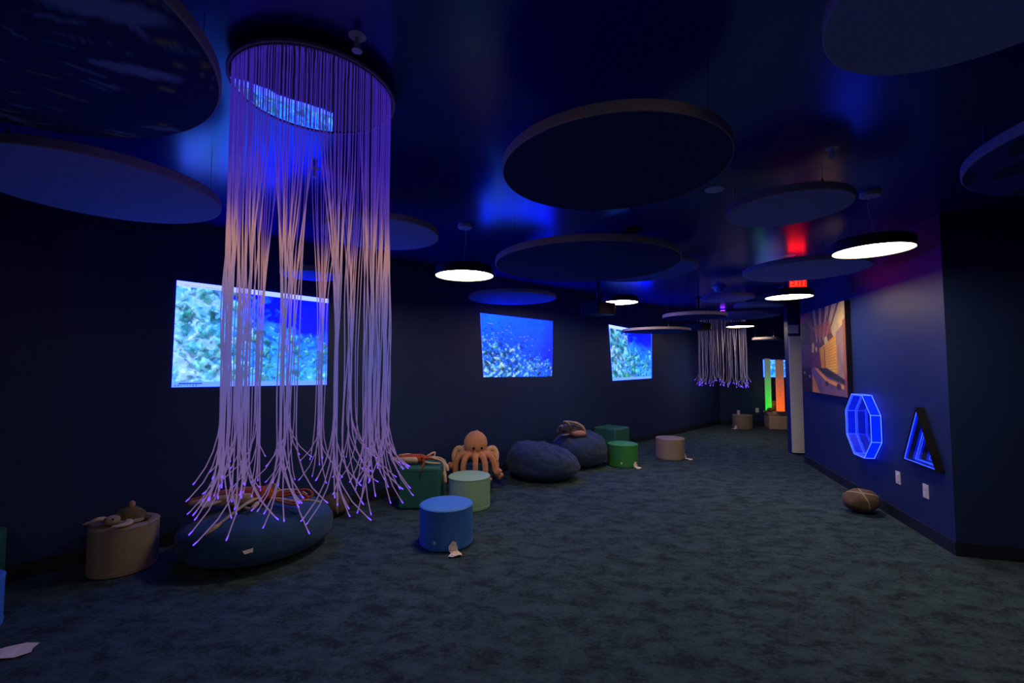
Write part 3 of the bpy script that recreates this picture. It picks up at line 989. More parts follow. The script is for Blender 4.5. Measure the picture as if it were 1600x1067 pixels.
# ================================================================== bean bags
def beanbag(x, y, rx, ry, h, m, label, seed, rz=0.0, slump=0.0, wrinkle=1.0, tag_pos=None):
    t = thing('bean_bag', label, 'bean bag', (x, y, 0), rz, 'round bean bags')
    seg, rings = 96, 44
    V, F = [], []
    for j in range(rings + 1):
        q = j / rings
        ph = -PI / 2 + PI * q
        cz = math.sin(ph)
        rad = math.cos(ph)
        rad = max(0.0, rad) ** 0.62
        zz = (cz * 0.5 + 0.5)
        zz = zz ** 1.15
        for i in range(seg):
            a = 2 * PI * i / seg
            ca, sa = math.cos(a), math.sin(a)
            d = Vector((ca, sa, cz))
            k = 1.0 + 0.05 * noise.noise(d * 1.6 + Vector((seed, 0, 0)))
            # radial folds gathering towards the top seam
            fold = noise.noise(Vector((ca * 5 + seed, sa * 5, cz * 2.0)))
            k += 0.035 * wrinkle * fold * max(0, cz + 0.3)
            X = rad * rx * k * ca; Y = rad * ry * k * sa
            Z = h * zz * (1 + 0.05 * noise.noise(d * 2.3 + Vector((0, seed, 0))))
            Z += slump * X * zz
            Z += wrinkle * 0.022 * noise.noise(Vector((X * 7, Y * 7, seed * 3))) * max(0, cz) * 1.2
            Z += wrinkle * 0.016 * abs(noise.noise(Vector((X * 13, Y * 5, seed)))) * max(0, cz)
            crease = 1.0 - abs(noise.noise(Vector((a * 1.3 + seed, Z * 9.0, seed)))) * 2.0
            kk = 1.0 - 0.025 * wrinkle * max(0.0, crease) ** 4 * min(1.0, max(0.0, zz * 3 - 0.5))
            ridge = 1.0 - abs(noise.noise(Vector((X * 4.5 + seed, Y * 9.0, 2.0)))) * 2.2
            Z -= wrinkle * 0.022 * max(0.0, ridge) ** 3 * max(0.0, cz - 0.25)
            V.append((X * kk, Y * kk, max(0.0, Z)))
    for j in range(rings):
        for i in range(seg):
            i2 = (i + 1) % seg
            F.append((j * seg + i, j * seg + i2, (j + 1) * seg + i2, (j + 1) * seg + i))
    pyd('cushion', V, F, m, t, True)
    # stitched seams running from the rim over the top
    for k in range(4):
        a = 2 * PI * k / 4 + 0.4
        i = int(a / (2 * PI) * seg) % seg
        pts = [Vector(V[j * seg + i]) * 1.0 + Vector((0, 0, 0.001)) for j in range(10, rings - 1, 2)]
        tube('seam', pts, 0.004, m, t, 5)
    if tag_pos:
        V2 = [(tag_pos[0] - 0.03, tag_pos[1], tag_pos[2]), (tag_pos[0] + 0.035, tag_pos[1] - 0.02, tag_pos[2] + 0.012), (tag_pos[0] + 0.03, tag_pos[1] - 0.035, tag_pos[2] - 0.012), (tag_pos[0] - 0.02, tag_pos[1] - 0.02, tag_pos[2] - 0.018)]
        o = pyd('care_tag', V2, [(0, 1, 2, 3)], M['paper'], t)
        md = o.modifiers.new('thickness', 'SOLIDIFY'); md.thickness = 0.002
    return t


beanbag(-2.110, 3.830, 0.585, 0.50, 0.40, M['denim2'], 'big blue bean bag under the near string curtain with a squid plush on it', 3.3, rz=0.75, wrinkle=0.35, tag_pos=(-0.20, -0.47, 0.20))
beanbag(0.430, 6.270, 0.500, 0.44, 0.460, M['denim'], 'navy bean bag with a creased top, the nearer one left of the green stool', 7.7, rz=0.1, slump=-0.2, wrinkle=1.4)
beanbag(1.045, 7.070, 0.475, 0.42, 0.50, M['denim'], 'navy bean bag with a grey plush lying on it, the farther of the two', 12.4, rz=0.75, slump=0.05, wrinkle=1.1)


# ================================================================== stone cushions
def rock(x, y, rx, ry, rz_, label, planes, rot=0.0, seed=1.0, base=(0.13, 0.095, 0.07)):
    V, F = blob_data((0, 0, rz_), (rx, ry, rz_), seg=40, rings=24, nz=0.10, nscale=1.5, seed=seed, zmin=0.0)
    o = pyd('stone_cushion', V, F, rock_material('printed stone cloth', base, planes), None, True)
    o.location = (x, y, 0); o.rotation_euler = (0, 0, rot)
    set_tags(o, label, 'cushion', 'cushions shaped like stones')
    return o


rock(-1.834, 4.720, 0.140, 0.13, 0.115, 'stone shaped cushion with a pale stripe behind the big blue bean bag', [(1, 0.1, 0.1, 0.06, 0.010)], 0.2, 2.2)
rock(3.700, 4.830, 0.185, 0.15, 0.118, 'brown stone shaped cushion with white veins against the right wall', [(0.75, -0.5, 0.2, 0.045, 0.005), (0.3, 0.2, 1.0, 0.205, 0.006)], 0.3, 5.2, base=(0.16, 0.105, 0.065))


# ================================================================== plush toys
def remeshed(name, parts, material, parent, voxel=0.008, smooth=6):
    """one continuous body out of several overlapping lumps and limbs"""
    V, F = [], []
    for v, f in parts:
        k = len(V)
        V += [tuple(p) for p in v]
        F += [tuple(i + k for i in q) for q in f]
    o = pyd(name, V, F, material, parent, True)
    md = o.modifiers.new('union', 'REMESH'); md.mode = 'VOXEL'; md.voxel_size = voxel; md.use_smooth_shade = True
    sm = o.modifiers.new('soften', 'SMOOTH'); sm.factor = 0.5; sm.iterations = smooth
    return o


# octopus sitting on the navy stool, arms hanging over the edge
oc = thing('plush_octopus', 'peach plush octopus sitting on a navy stool with arms hanging down', 'plush toy', (-0.462, 5.760, 0.345))
parts = [blob_data((0, 0, 0.215), (0.150, 0.140, 0.155), seg=28, rings=18), blob_data((0, 0, 0.075), (0.125, 0.12, 0.085), seg=24, rings=12)]
arm_defs = [(-2.25, 0.195, -0.20, 1), (-1.50, 0.185, -0.24, 0), (-0.95, 0.205, -0.19, -1), (-0.40, 0.235, -0.11, -1), (-2.85, 0.225, -0.20, 1), (3.05, 0.235, -0.06, 1), (0.20, 0.235, -0.20, -1)]
for a, rd, drop, cu in arm_defs:
    c, s = math.cos(a), math.sin(a)
    path = [(0.05 * c, 0.05 * s, 0.09), (0.12 * c, 0.12 * s, 0.085), (rd * 0.92 * c, rd * 0.92 * s, 0.06), (rd * 1.12 * c, rd * 1.12 * s, -0.03), (rd * 1.14 * c, rd * 1.14 * s, drop * 0.7), (rd * 1.15 * c - 0.01 * cu, rd * 1.15 * s, drop)]
    if cu != 0:
        path += [(rd * 1.22 * c - 0.02 * cu, rd * 1.22 * s - 0.03, drop - 0.02), (rd * 1.24 * c - 0.05 * cu, rd * 1.24 * s - 0.04, drop + 0.03)]
    pp = spline(path, 24)
    parts.append(tube_data(pp, [0.041 - 0.010 * k / 24 for k in range(25)], 12))
parts.append(tube_data(spline([(-0.005, 0, 0.36), (0.01, 0, 0.375), (0.03, 0, 0.38)], 5), 0.008, 6))
remeshed('body', parts, M['octo'], oc, 0.009, 4)
for a, sx in ((2.62, -1), (0.62, 1), (2.2, -1)):
    c, s = math.cos(a), math.sin(a)
    pp = spline([(0.07 * c, 0.07 * s, 0.08), (0.18 * c, 0.15 * s, 0.11), (0.27 * c, 0.18 * s, 0.13), (0.32 * c, 0.12 * s, 0.06), (0.31 * c, 0.06 * s, -0.02)], 18)
    tube('rear_arm', pp, [0.042 - 0.008 * k / 18 for k in range(19)], M['octo_pale'], oc, 10)
for sx in (-0.012, 0.085):
    blob('eye', (sx, -0.134 if sx < 0.05 else -0.112, 0.172), (0.016, 0.014, 0.018), M['eye'], oc, seg=14, rings=10)
tube('mouth', spline([(0.012, -0.131, 0.138), (0.04, -0.133, 0.130), (0.066, -0.124, 0.138)], 8), 0.003, M['eye'], oc, 6)


def squid(name_label, loc, rz, mantle, fins, arms, tentacles, mr=0.05):
    t = thing('plush_squid', name_label, 'plush toy', loc, rz, 'rust red squid plushes')
    pp = spline(mantle, 20)
    n = len(pp)
    rr = [mr * (0.18 + 0.82 * math.sin(min(1.0, 0.04 + k / (n - 1) * 1.15) * PI * 0.52)) for k in range(n)]
    V, F = tube_data(pp, rr, 16)
    o = pyd('mantle', V, F, M['squid'], t, True)
    bv = [Vector((p.x, p.y - rr[k] * 0.42, p.z - rr[k] * 0.16)) for k, p in enumerate(pp)]
    tube('belly', bv[1:], [q * 0.80 * min(1.0, 0.15 + 0.28 * (n - 2 - k)) for k, q in enumerate(rr[1:])], M['cream'], o, 14)
    for f in fins:
        Vf = [(*p, ) for p in f]
        k = len(Vf)
        ob = pyd('fin', Vf, [tuple(range(k))], M['cream'], t)
        md = ob.modifiers.new('thickness', 'SOLIDIFY'); md.thickness = 0.014; md.offset = 0
        bv2 = ob.modifiers.new('round', 'BEVEL'); bv2.width = 0.005; bv2.segments = 2
    hp_ = pp[-1]
    blob('head', (hp_.x, hp_.y, hp_.z), (mr * 1.05, mr * 0.95, mr * 0.9), M['squid'], t, seg=18, rings=12)
    for s in (-1, 1):
        blob('eye', (hp_.x + 0.01, hp_.y + s * mr * 0.85, hp_.z + 0.012), (0.012, 0.010, 0.012), M['eye'], t, seg=12, rings=8)
    for a in arms:
        ap = spline(a, 16)
        tube('arm', ap, [0.0135 - 0.006 * k / 16 for k in range(17)], M['squid'] if random.random() < 0.4 else M['cream'], t, 8)
    for a in tentacles:
        ap = spline(a, 24)
        tube('tentacle', ap, [0.011 + (0.008 if 18 < k < 24 else 0.0) for k in range(25)], M['cream'], t, 8)
    return t


# squid on the dark green cube (local origin: centre of the cube top)
squid('rust and cream plush squid lying across the dark green cube seat', (-1.000, 5.010, 0.455), 0.0,
      [(-0.315, -0.02, 0.075), (-0.22, -0.01, 0.068), (-0.11, 0.0, 0.066), (0.0, 0.01, 0.062)],
      [[(-0.26, 0.02, 0.10), (-0.17, 0.09, 0.10), (-0.10, 0.03, 0.105)]],
      [[(0.02, 0.0, 0.06), (0.09, -0.03, 0.075), (0.15, 0.0, 0.055), (0.21, 0.03, 0.03)],
       [(0.02, 0.0, 0.06), (0.08, 0.04, 0.085), (0.15, 0.06, 0.05), (0.2, 0.08, 0.03)],
       [(0.02, 0.02, 0.06), (0.10, 0.05, 0.11), (0.14, 0.05, 0.12), (0.13, 0.04, 0.07)],
       [(0.02, -0.02, 0.05), (0.05, -0.09, 0.05), (0.035, -0.145, 0.0), (0.02, -0.145, -0.05)],
       [(0.02, -0.02, 0.04), (0.09, -0.05, 0.03), (0.16, -0.05, 0.025), (0.21, -0.03, 0.02)]],
      [[(0.02, 0.0, 0.06), (0.11, 0.0, 0.07), (0.20, -0.02, 0.055), (0.255, -0.05, 0.02), (0.265, -0.06, -0.08), (0.282, -0.07, -0.19)],
       [(0.02, 0.01, 0.06), (0.13, 0.02, 0.075), (0.22, 0.0, 0.065), (0.275, -0.03, 0.01), (0.30, -0.05, -0.06)]], mr=0.052)

# bigger squid on the blue bean bag
squid('long rust and cream plush squid sprawled on top of the big blue bean bag', (-2.000, 3.740, 0.410), 0.0,
      [(-0.60, -0.10, 0.045), (-0.42, -0.06, 0.06), (-0.22, -0.03, 0.075), (-0.02, 0.01, 0.075)],
      [[(-0.12, 0.0, 0.09), (0.02, 0.02, 0.18), (0.09, 0.03, 0.11), (0.04, -0.03, 0.06)], [(-0.50, -0.12, 0.055), (-0.40, -0.20, 0.03), (-0.28, -0.10, 0.065)]],
      [[(0.0, 0.0, 0.06), (0.14, 0.0, 0.07), (0.26, -0.01, 0.09), (0.34, -0.02, 0.05), (0.22, -0.06, 0.03)],
       [(0.0, 0.0, 0.06), (0.16, 0.03, 0.09), (0.30, 0.03, 0.11), (0.36, 0.0, 0.07), (0.26, -0.04, 0.04)],
       [(0.0, 0.0, 0.05), (0.12, -0.03, 0.05), (0.24, -0.05, 0.04), (0.36, -0.06, 0.05), (0.45, -0.04, 0.03)],
       [(0.0, -0.02, 0.06), (0.08, -0.05, 0.05), (0.20, -0.08, 0.03), (0.30, -0.08, 0.02)],
       [(0.0, 0.02, 0.08), (0.10, 0.05, 0.10), (0.22, 0.05, 0.10), (0.30, 0.04, 0.07)]],
      [[(0.0, -0.02, 0.06), (-0.05, -0.08, 0.07), (-0.09, -0.18, 0.05), (-0.14, -0.27, 0.0), (-0.20, -0.34, -0.06), (-0.25, -0.38, -0.11)],
       [(0.0, -0.01, 0.06), (-0.08, -0.07, 0.06), (-0.12, -0.14, 0.03), (-0.04, -0.17, 0.02), (-0.02, -0.11, 0.05)]], mr=0.072)

# turtle on the left stool
tu = thing('plush_turtle', 'small olive plush turtle lying on the brown stool at far left', 'plush toy', (-2.965, 3.500, 0.357), 0.0)
V, F = blob_data((0.02, 0.02, 0.0), (0.112, 0.10, 0.105), seg=28, rings=16, nz=0.06, nscale=2.5, seed=4, zmin=0.002)
pyd('shell', V, F, M['olive'], tu, True)
lathe('shell_rim', [(0.10, 0.0), (0.122, 0.004), (0.120, 0.018), (0.098, 0.026)], M['beigeplush'], tu, seg=32, off=(0.02, 0.02, 0.004), cap=False)
blob('knob', (0.03, 0.02, 0.118), (0.024, 0.022, 0.030), M['pinkplush'], tu, seg=16, rings=10, nz=0.15)
hd = blob('head', (-0.005, -0.105, 0.042), (0.045, 0.052, 0.036), M['beigeplush'], tu, seg=20, rings=12)
for sx in (-1, 1): blob('eye', (-0.005 + sx * 0.028, -0.135, 0.058), (0.008, 0.007, 0.009), M['eye'], hd, seg=10, rings=8)


def flipper(path, w, parent, m, th=0.014):
    pp = spline(path, 14)
    n = len(pp)
    V, F = tube_data(pp, [w * (0.35 + 0.65 * math.sin(PI * (0.15 + 0.8 * k / (n - 1)))) for k in range(n)], 10)
    # flatten each section about its own centre
    V2 = []
    for k, p in enumerate(pp):
        for q in range(10):
            v = V[k * 10 + q]
            V2.append((v.x, v.y, p.z + (v.z - p.z) * th / w))
    return pyd('flipper', V2, F, m, parent, True)


flipper([(-0.05, -0.06, 0.03), (-0.10, -0.10, 0.05), (-0.15, -0.11, 0.03), (-0.20, -0.12, 0.018)], 0.032, tu, M['cream'])
flipper([(0.07, -0.05, 0.03), (0.11, -0.10, 0.02), (0.09, -0.15, 0.018), (0.05, -0.17, 0.018)], 0.030, tu, M['cream'])
flipper([(-0.06, 0.06, 0.03), (-0.11, 0.04, 0.018), (-0.14, 0.0, 0.018)], 0.026, tu, M['beigeplush'])
flipper([(0.10, 0.05, 0.03), (0.14, 0.04, 0.02), (0.17, 0.01, 0.018)], 0.026, tu, M['olive'])

# grey plush on the farther bean bag
gp = thing('plush_turtle', 'grey speckled plush turtle slumped on the farther navy bean bag', 'plush toy', (0.900, 6.930, 0.470), 0.0)
V, F = blob_data((0.05, 0.03, 0.10), (0.165, 0.13, 0.115), seg=28, rings=16, nz=0.10, nscale=2.2, seed=8)
pyd('shell', V, F, M['greyplush'], gp, True)
blob('belly', (0.11, -0.07, 0.045), (0.12, 0.07, 0.055), M['pinkplush'], gp, seg=22, rings=12)
tube('shell_rim', spline([(-0.08, -0.07, 0.22), (0.02, -0.10, 0.215), (0.12, -0.10, 0.175), (0.195, -0.08, 0.10), (0.20, -0.09, 0.05)], 18), 0.020, M['beigeplush'], gp, 8)
hd = blob('head', (-0.13, -0.03, 0.12), (0.065, 0.055, 0.055), M['greyplush'], gp, seg=20, rings=12)
for s in (-1, 1): blob('eye', (-0.165, -0.03 + s * 0.045, 0.14), (0.009, 0.009, 0.010), M['eye'], hd, seg=10, rings=8)
flipper([(-0.02, -0.08, 0.15), (-0.06, -0.11, 0.20), (-0.10, -0.12, 0.235), (-0.12, -0.10, 0.20)], 0.030, gp, M['beigeplush'])
flipper([(-0.04, -0.10, 0.04), (-0.10, -0.14, 0.035), (-0.16, -0.15, 0.03)], 0.034, gp, M['greyplush'])
flipper([(-0.10, 0.0, 0.08), (-0.17, -0.02, 0.06), (-0.21, -0.02, 0.10)], 0.03, gp, M['greyplush'])

# ================================================================== bubble tubes at the far end
pf = thing('padded_platform', 'beige padded platform under the bubble tubes at the far end', 'platform', (6.72, 11.02, 0), math.atan2(PR.y, PR.x))
box('platform_base', (0.2, 0.0, 0.165), (1.3, 0.50, 0.33), M['tan'], pf, bevel=0.02, seg=3)
box('top_pad', (0.2, 0.02, 0.375), (1.34, 0.52, 0.09), M['tan'], pf, bevel=0.03, seg=3)


def bubble_tube(x, y, z, r, h, m, label):
    t = thing('bubble_tube', label, 'bubble tube', (x, y, z), 0, 'lit bubble tubes on the platform')
    lathe('tube', [(0.0, 0.03), (r, 0.03), (r, h), (0.0, h)], m, t, seg=32)
    lathe('tube_base', [(0.0, 0.0), (r + 0.015, 0.0), (r + 0.015, 0.03), (0.0, 0.03)], M['beige'], t, seg=32)
    lathe('top_cap', [(0.0, h), (r + 0.006, h), (r + 0.006, h + 0.02), (0.0, h + 0.02)], M['white'], t, seg=32)
    return t


bubble_tube(6.300, 11.070, 0.420, 0.068, 1.28, bubble_material('green lit water', (0.0, 1.0, 0.01), (0.10, 0.14, 0.11), 1.0, 1.25), 'bubble tube glowing green on the far padded platform')
bubble_tube(6.470, 10.860, 0.420, 0.088, 1.25, bubble_material('orange lit water', (1.3, 0.15, 0.002), (0.16, 0.08, 0.06), 1.0, 1.25), 'bubble tube glowing orange on the far padded platform')
rk = rock(6.47, 11.16, 0.11, 0.10, 0.13, 'brown stone cushion lying between the bubble tubes', [(0.2, 0.1, 1, 0.16, 0.006)], 0.4, 3.1, base=(0.22, 0.13, 0.06))
rk.location.z = 0.421
rk2 = rock(6.255, 10.93, 0.07, 0.06, 0.05, 'small brown stone cushion at the front of the bubble tube platform', [(0.9, 0.1, 0.2, 0.0, 0.004)], 0.1, 6.1, base=(0.24, 0.15, 0.08))
rk2.location.z = 0.421

# ================================================================== right wall: canvas, infinity mirrors, plates
RZ = math.atan2(W.y, W.x)


def painting():
    h, w = 150, 190
    img = np.zeros((h, w, 3)) + L3(70, 42, 52)
    rng = np.random.default_rng(2)
    P = lambda pts, c, a=1.0: fill_poly(img, pts, L3(*c), a)
    P([(0, 0), (1, 0), (1, 0.42), (0.55, 0.42), (0.3, 0.5), (0, 0.42)], (120, 72, 62))
    P([(0.62, 0), (1, 0), (1, 0.24), (0.80, 0.40), (0.70, 0.26)], (190, 165, 112))
    for i in range(9):                                            # ceiling beams
        x = 0.16 + 0.075 * i
        P([(x + 0.10, 0.0), (x + 0.145, 0.0), (x * 0.45 + 0.32, 0.44 - 0.012 * i), (x * 0.45 + 0.30, 0.44 - 0.012 * i)], (196, 160, 118) if i % 2 else (92, 48, 44), 0.9)
    P([(0.30, 0.20), (0.70, 0.16), (0.74, 0.30), (0.45, 0.36)], (176, 96, 62), 0.75)
    P([(0, 0.0), (0.14, 0.0), (0.20, 0.05), (0.10, 0.12), (0, 0.1)], (214, 40, 84), 0.85)
    P([(0, 0.12), (0.14, 0.12), (0.26, 0.22), (0.24, 0.46), (0, 0.44)], (46, 38, 40), 0.9)
    P([(0.26, 0.38), (0.48, 0.40), (0.48, 0.72), (0.26, 0.74)], (112, 62, 72))
    P([(0, 0.40), (0.26, 0.42), (0.26, 0.70), (0, 0.70)], (104, 66, 84))
    for i in range(6): P([(0.03 + 0.042 * i, 0.42), (0.045 + 0.042 * i, 0.42), (0.045 + 0.042 * i, 0.70), (0.03 + 0.042 * i, 0.70)], (60, 38, 56))
    P([(0.46, 0.47), (0.82, 0.34), (0.84, 0.76), (0.50, 0.73)], (246, 146, 30))
    for i in range(13):
        y = 0.40 + 0.028 * i
        P([(0.58, y + 0.05), (0.82, y - 0.02 + 0.006 * i), (0.82, y - 0.008 + 0.006 * i), (0.58, y + 0.058)], (255, 190, 82), 0.8)
    P([(0.82, 0.32), (0.95, 0.24), (0.96, 0.83), (0.84, 0.78)], (142, 112, 104))
    P([(0.95, 0.20), (1, 0.18), (1, 0.95), (0.96, 0.83)], (150, 90, 58))
    P([(0.57, 0.46), (0.585, 0.46), (0.585, 0.74), (0.57, 0.74)], (112, 62, 24))
    P([(0.25, 0.70), (0.62, 0.70), (0.98, 0.82), (1, 1), (0.2, 1)], (112, 84, 106))
    P([(0.36, 0.70), (0.60, 0.70), (0.96, 0.82), (0.96, 0.87), (0.62, 0.80)], (48, 44, 40))
    P([(0.33, 0.70), (0.40, 0.70), (0.62, 0.82), (0.94, 0.88), (0.94, 0.92), (0.60, 0.86), (0.42, 0.76)], (226, 146, 76))
    P([(0.27, 0.78), (0.33, 0.84), (0.44, 1.0), (0.26, 1.0)], (216, 136, 60))
    P([(0, 0.70), (0.25, 0.70), (0.26, 1), (0, 1)], (40, 28, 38))
    for (x, y, a, b) in ((0.60, 0.87, 0.045, 0.035), (0.84, 0.89, 0.05, 0.04), (0.20, 0.80, 0.03, 0.02), (0.06, 0.76, 0.03, 0.02)):
        stamp(img, x * w, y * h, a * w, b * h, 0, L3(52, 40, 46) if x > 0.3 else L3(170, 120, 110), 0.95)
    P([(0.95, 0.72), (1, 0.80), (1, 1), (0.98, 0.95)], (150, 66, 40))
    for (x, y, a) in ((0.61, 0.385, 0.042), (0.31, 0.43, 0.035), (0.385, 0.475, 0.026), (0.30, 0.485, 0.025)):
        stamp(img, x * w, y * h, a * w, a * w, 0, L3(250, 198, 112), 1.0)
    n = vnoise(h, w, 10, rng, 4, 0.6, 1.3)
    return np.clip(img * 1.35 * (0.65 + 0.7 * n[..., None]), 0, 0.95)


pt = thing('canvas_painting', 'large canvas picture of a warm orange lit lounge on the right wall', 'painting', tuple(rwall(2.63, 1.75, 0.0)), RZ)
# local x runs along the wall (away from the camera), local y points into the room (normal is +y here)
hw, hh, dp = 0.825, 0.598, 0.06
box('canvas_box', (0, dp / 2, 0), (2 * hw, dp - 0.004, 2 * hh), M['black'], pt, bevel=0.004)
grid_print('picture_face', painting(), [(hw, dp, hh), (-hw, dp, hh), (-hw, dp, -hh), (hw, dp, -hh)], M['print'], pt, back=(0, -0.002, 0))


def strip(name, a, b, r, m, parent):
    return tube(name, [a, b], r, m, parent, 6)


# octagonal infinity mirror (local x along the wall, y out of the wall, z up)
og = thing('infinity_mirror', 'octagonal glowing blue infinity mirror under the canvas', 'light', tuple(rwall(1.445, 0.868, 0.0)), RZ, 'blue infinity mirrors')
D = 0.105
oct_ = [(0.315 * math.cos(PI / 8 + k * PI / 4) / math.cos(PI / 8), 0.345 * math.sin(PI / 8 + k * PI / 4) / math.cos(PI / 8)) for k in range(8)]
n8 = len(oct_)
pyd('back_mirror', [(a * 0.985, 0.052, b * 0.985) for a, b in oct_], [tuple(range(n8))], M['back_mirror'], og)
pyd('front_glass', [(a * 0.985, D - 0.002, b * 0.985) for a, b in oct_], [tuple(range(n8))], M['half'], og)
pyd('back_plate', [(a, y, b) for y in (0.0, 0.005) for a, b in oct_], [tuple(range(8)), tuple(range(8, 16))[::-1]] + [(k, (k + 1) % 8, 8 + (k + 1) % 8, 8 + k) for k in range(8)], M['black'], og)
for k in range(8):
    a, b = oct_[k], oct_[(k + 1) % 8]
    i, j = (a[0] * 0.975, a[1] * 0.975), (b[0] * 0.975, b[1] * 0.975)
    Vb = [(a[0], 0.006, a[1]), (b[0], 0.006, b[1]), (b[0], D, b[1]), (a[0], D, a[1]), (i[0], 0.006, i[1]), (j[0], 0.006, j[1]), (j[0], D, j[1]), (i[0], D, i[1])]
    pn = pyd('side_panel', Vb, [(0, 1, 2, 3), (7, 6, 5, 4), (3, 2, 6, 7), (4, 5, 1, 0), (0, 3, 7, 4), (1, 5, 6, 2)], M['ledpanel'], og)
    strip('light_strip', (a[0] * 0.967, D - 0.010, a[1] * 0.967), (b[0] * 0.967, D - 0.010, b[1] * 0.967), 0.0042, M['led'], pn)
    strip('light_strip', (a[0] * 1.0, 0.012, a[1] * 1.0), (b[0] * 1.0, 0.012, b[1] * 1.0), 0.0035, M['led'], pn)
    strip('light_strip', (a[0] * 1.0, D, a[1] * 1.0), (b[0] * 1.0, D, b[1] * 1.0), 0.0030, M['led'], pn)
    strip('corner_strip', (a[0] * 1.0, 0.012, a[1] * 1.0), (a[0] * 1.0, D, a[1] * 1.0), 0.0030, M['led'], pn)
    strip('corner_strip', (a[0] * 0.965, 0.053, a[1] * 0.965), (a[0] * 0.965, D - 0.008, a[1] * 0.965), 0.0030, M['led'], pn)

# triangular infinity mirror
tr_ = thing('infinity_mirror', 'triangular glowing blue infinity mirror with a black frame', 'light', tuple(rwall(0.364, 0.648, 0.0)), RZ, 'blue infinity mirrors')
tri = [(-0.268, 0.0), (0.268, 0.0), (0.0, 0.52)]
D = 0.062
cen = (0.0, 0.52 / 3)


def shrink(p, f): return (cen[0] + (p[0] - cen[0]) * f, cen[1] + (p[1] - cen[1]) * f)


pyd('back_mirror', [(*[shrink(p, 0.95)[0]], 0.006, shrink(p, 0.95)[1]) for p in tri], [(0, 1, 2)], M['back_mirror'], tr_)
pyd('front_glass', [(shrink(p, 0.95)[0], D - 0.004, shrink(p, 0.95)[1]) for p in tri], [(0, 1, 2)], M['half'], tr_)
for k in range(3):
    a, b = tri[k], tri[(k + 1) % 3]
    i, j = shrink(a, 0.93), shrink(b, 0.93)
    Vb = [(a[0], 0.0, a[1]), (b[0], 0.0, b[1]), (b[0], D, b[1]), (a[0], D, a[1]), (i[0], 0.0, i[1]), (j[0], 0.0, j[1]), (j[0], D, j[1]), (i[0], D, i[1])]
    fb = pyd('frame_bar', Vb, [(0, 1, 2, 3), (7, 6, 5, 4), (3, 2, 6, 7), (4, 5, 1, 0), (0, 3, 7, 4), (1, 5, 6, 2)], M['dark_metal'], tr_)
    i2, j2 = shrink(a, 0.925), shrink(b, 0.925)
    pyd('light_panel', [(i2[0], 0.026, i2[1]), (j2[0], 0.026, j2[1]), (j2[0], 0.048, j2[1]), (i2[0], 0.048, i2[1])], [(3, 2, 1, 0)], M['ledpanel'], fb)
    strip('light_strip', (i2[0], 0.050, i2[1]), (j2[0], 0.050, j2[1]), 0.004, M['led'], fb)


def wall_plate(s, z, label, kind):
    t = thing('wall_plate', label, 'wall plate', tuple(rwall(s, z, 0.0)), RZ, 'plates on the right wall')
    box('cover', (0, 0.004, 0), (0.085, 0.008, 0.125), M['white'], t, bevel=0.003)
    if kind == 'outlet':
        for dz in (-0.028, 0.028):
            box('socket', (0, 0.009, dz), (0.036, 0.004, 0.030), M['paper'], t, bevel=0.002)
    else:
        box('rocker', (0, 0.010, 0), (0.036, 0.007, 0.070), M['paper'], t, bevel=0.002)
    return t


wall_plate(0.850, 0.425, 'white wall plate below the octagonal infinity mirror', 'rocker')
wall_plate(0.383, 0.415, 'white wall plate directly below the triangular infinity mirror', 'outlet')
t = thing('wall_plate', 'tiny pale socket plate on the far end wall by the bubble tubes', 'wall plate', (6.317 - W.x * 0.005, 11.622 - W.y * 0.005, 0.39), math.atan2(PR.y, PR.x))
box('cover', (0, 0, 0), (0.075, 0.008, 0.115), M['white'], t, bevel=0.003)
for dz in (-0.026, 0.026): box('socket', (0, -0.005, dz), (0.034, 0.004, 0.028), M['paper'], t)

# ================================================================== ceiling fittings
# exit sign
ex = thing('exit_sign', 'lit red exit sign hanging from the ceiling above a pendant lamp', 'sign', (3.655, 5.680, 2.555), math.radians(-12))
box('housing', (0, 0.012, 0.045), (0.21, 0.024, 0.12), M['black'], ex, bevel=0.004)
fcx = box('face', (0, -0.002, 0.045), (0.195, 0.004, 0.105), M['exit_face'], ex)
box('hanger', (0, 0.012, 0.195), (0.05, 0.02, 0.18), M['dark_metal'], ex)
bars_ = {'E': [((0, 0), (0, 1)), ((0, 0), (0.6, 0)), ((0, 0.5), (0.5, 0.5)), ((0, 1), (0.6, 1))], 'X': [((0, 0), (0.6, 1)), ((0.6, 0), (0, 1))], 'I': [((0.3, 0), (0.3, 1))], 'T': [((0.3, 0), (0.3, 1)), ((0, 1), (0.6, 1))]}
for q, ch in enumerate('EXIT'):
    bm = bmesh.new()
    for (a, b) in bars_[ch]:
        x0 = -0.083 + q * 0.0435
        pa = Vector((x0 + a[0] * 0.055, -0.006, 0.008 + a[1] * 0.074)); pb = Vector((x0 + b[0] * 0.055, -0.006, 0.008 + b[1] * 0.074))
        d = pb - pa
        ang = math.atan2(d.z, d.x)
        bm_box(bm, (pa + pb) / 2, (d.length + 0.009, 0.004, 0.009), Matrix.Rotation(-ang, 3, 'Y'))
    bmo('letter', bm, M['exit'], ex)


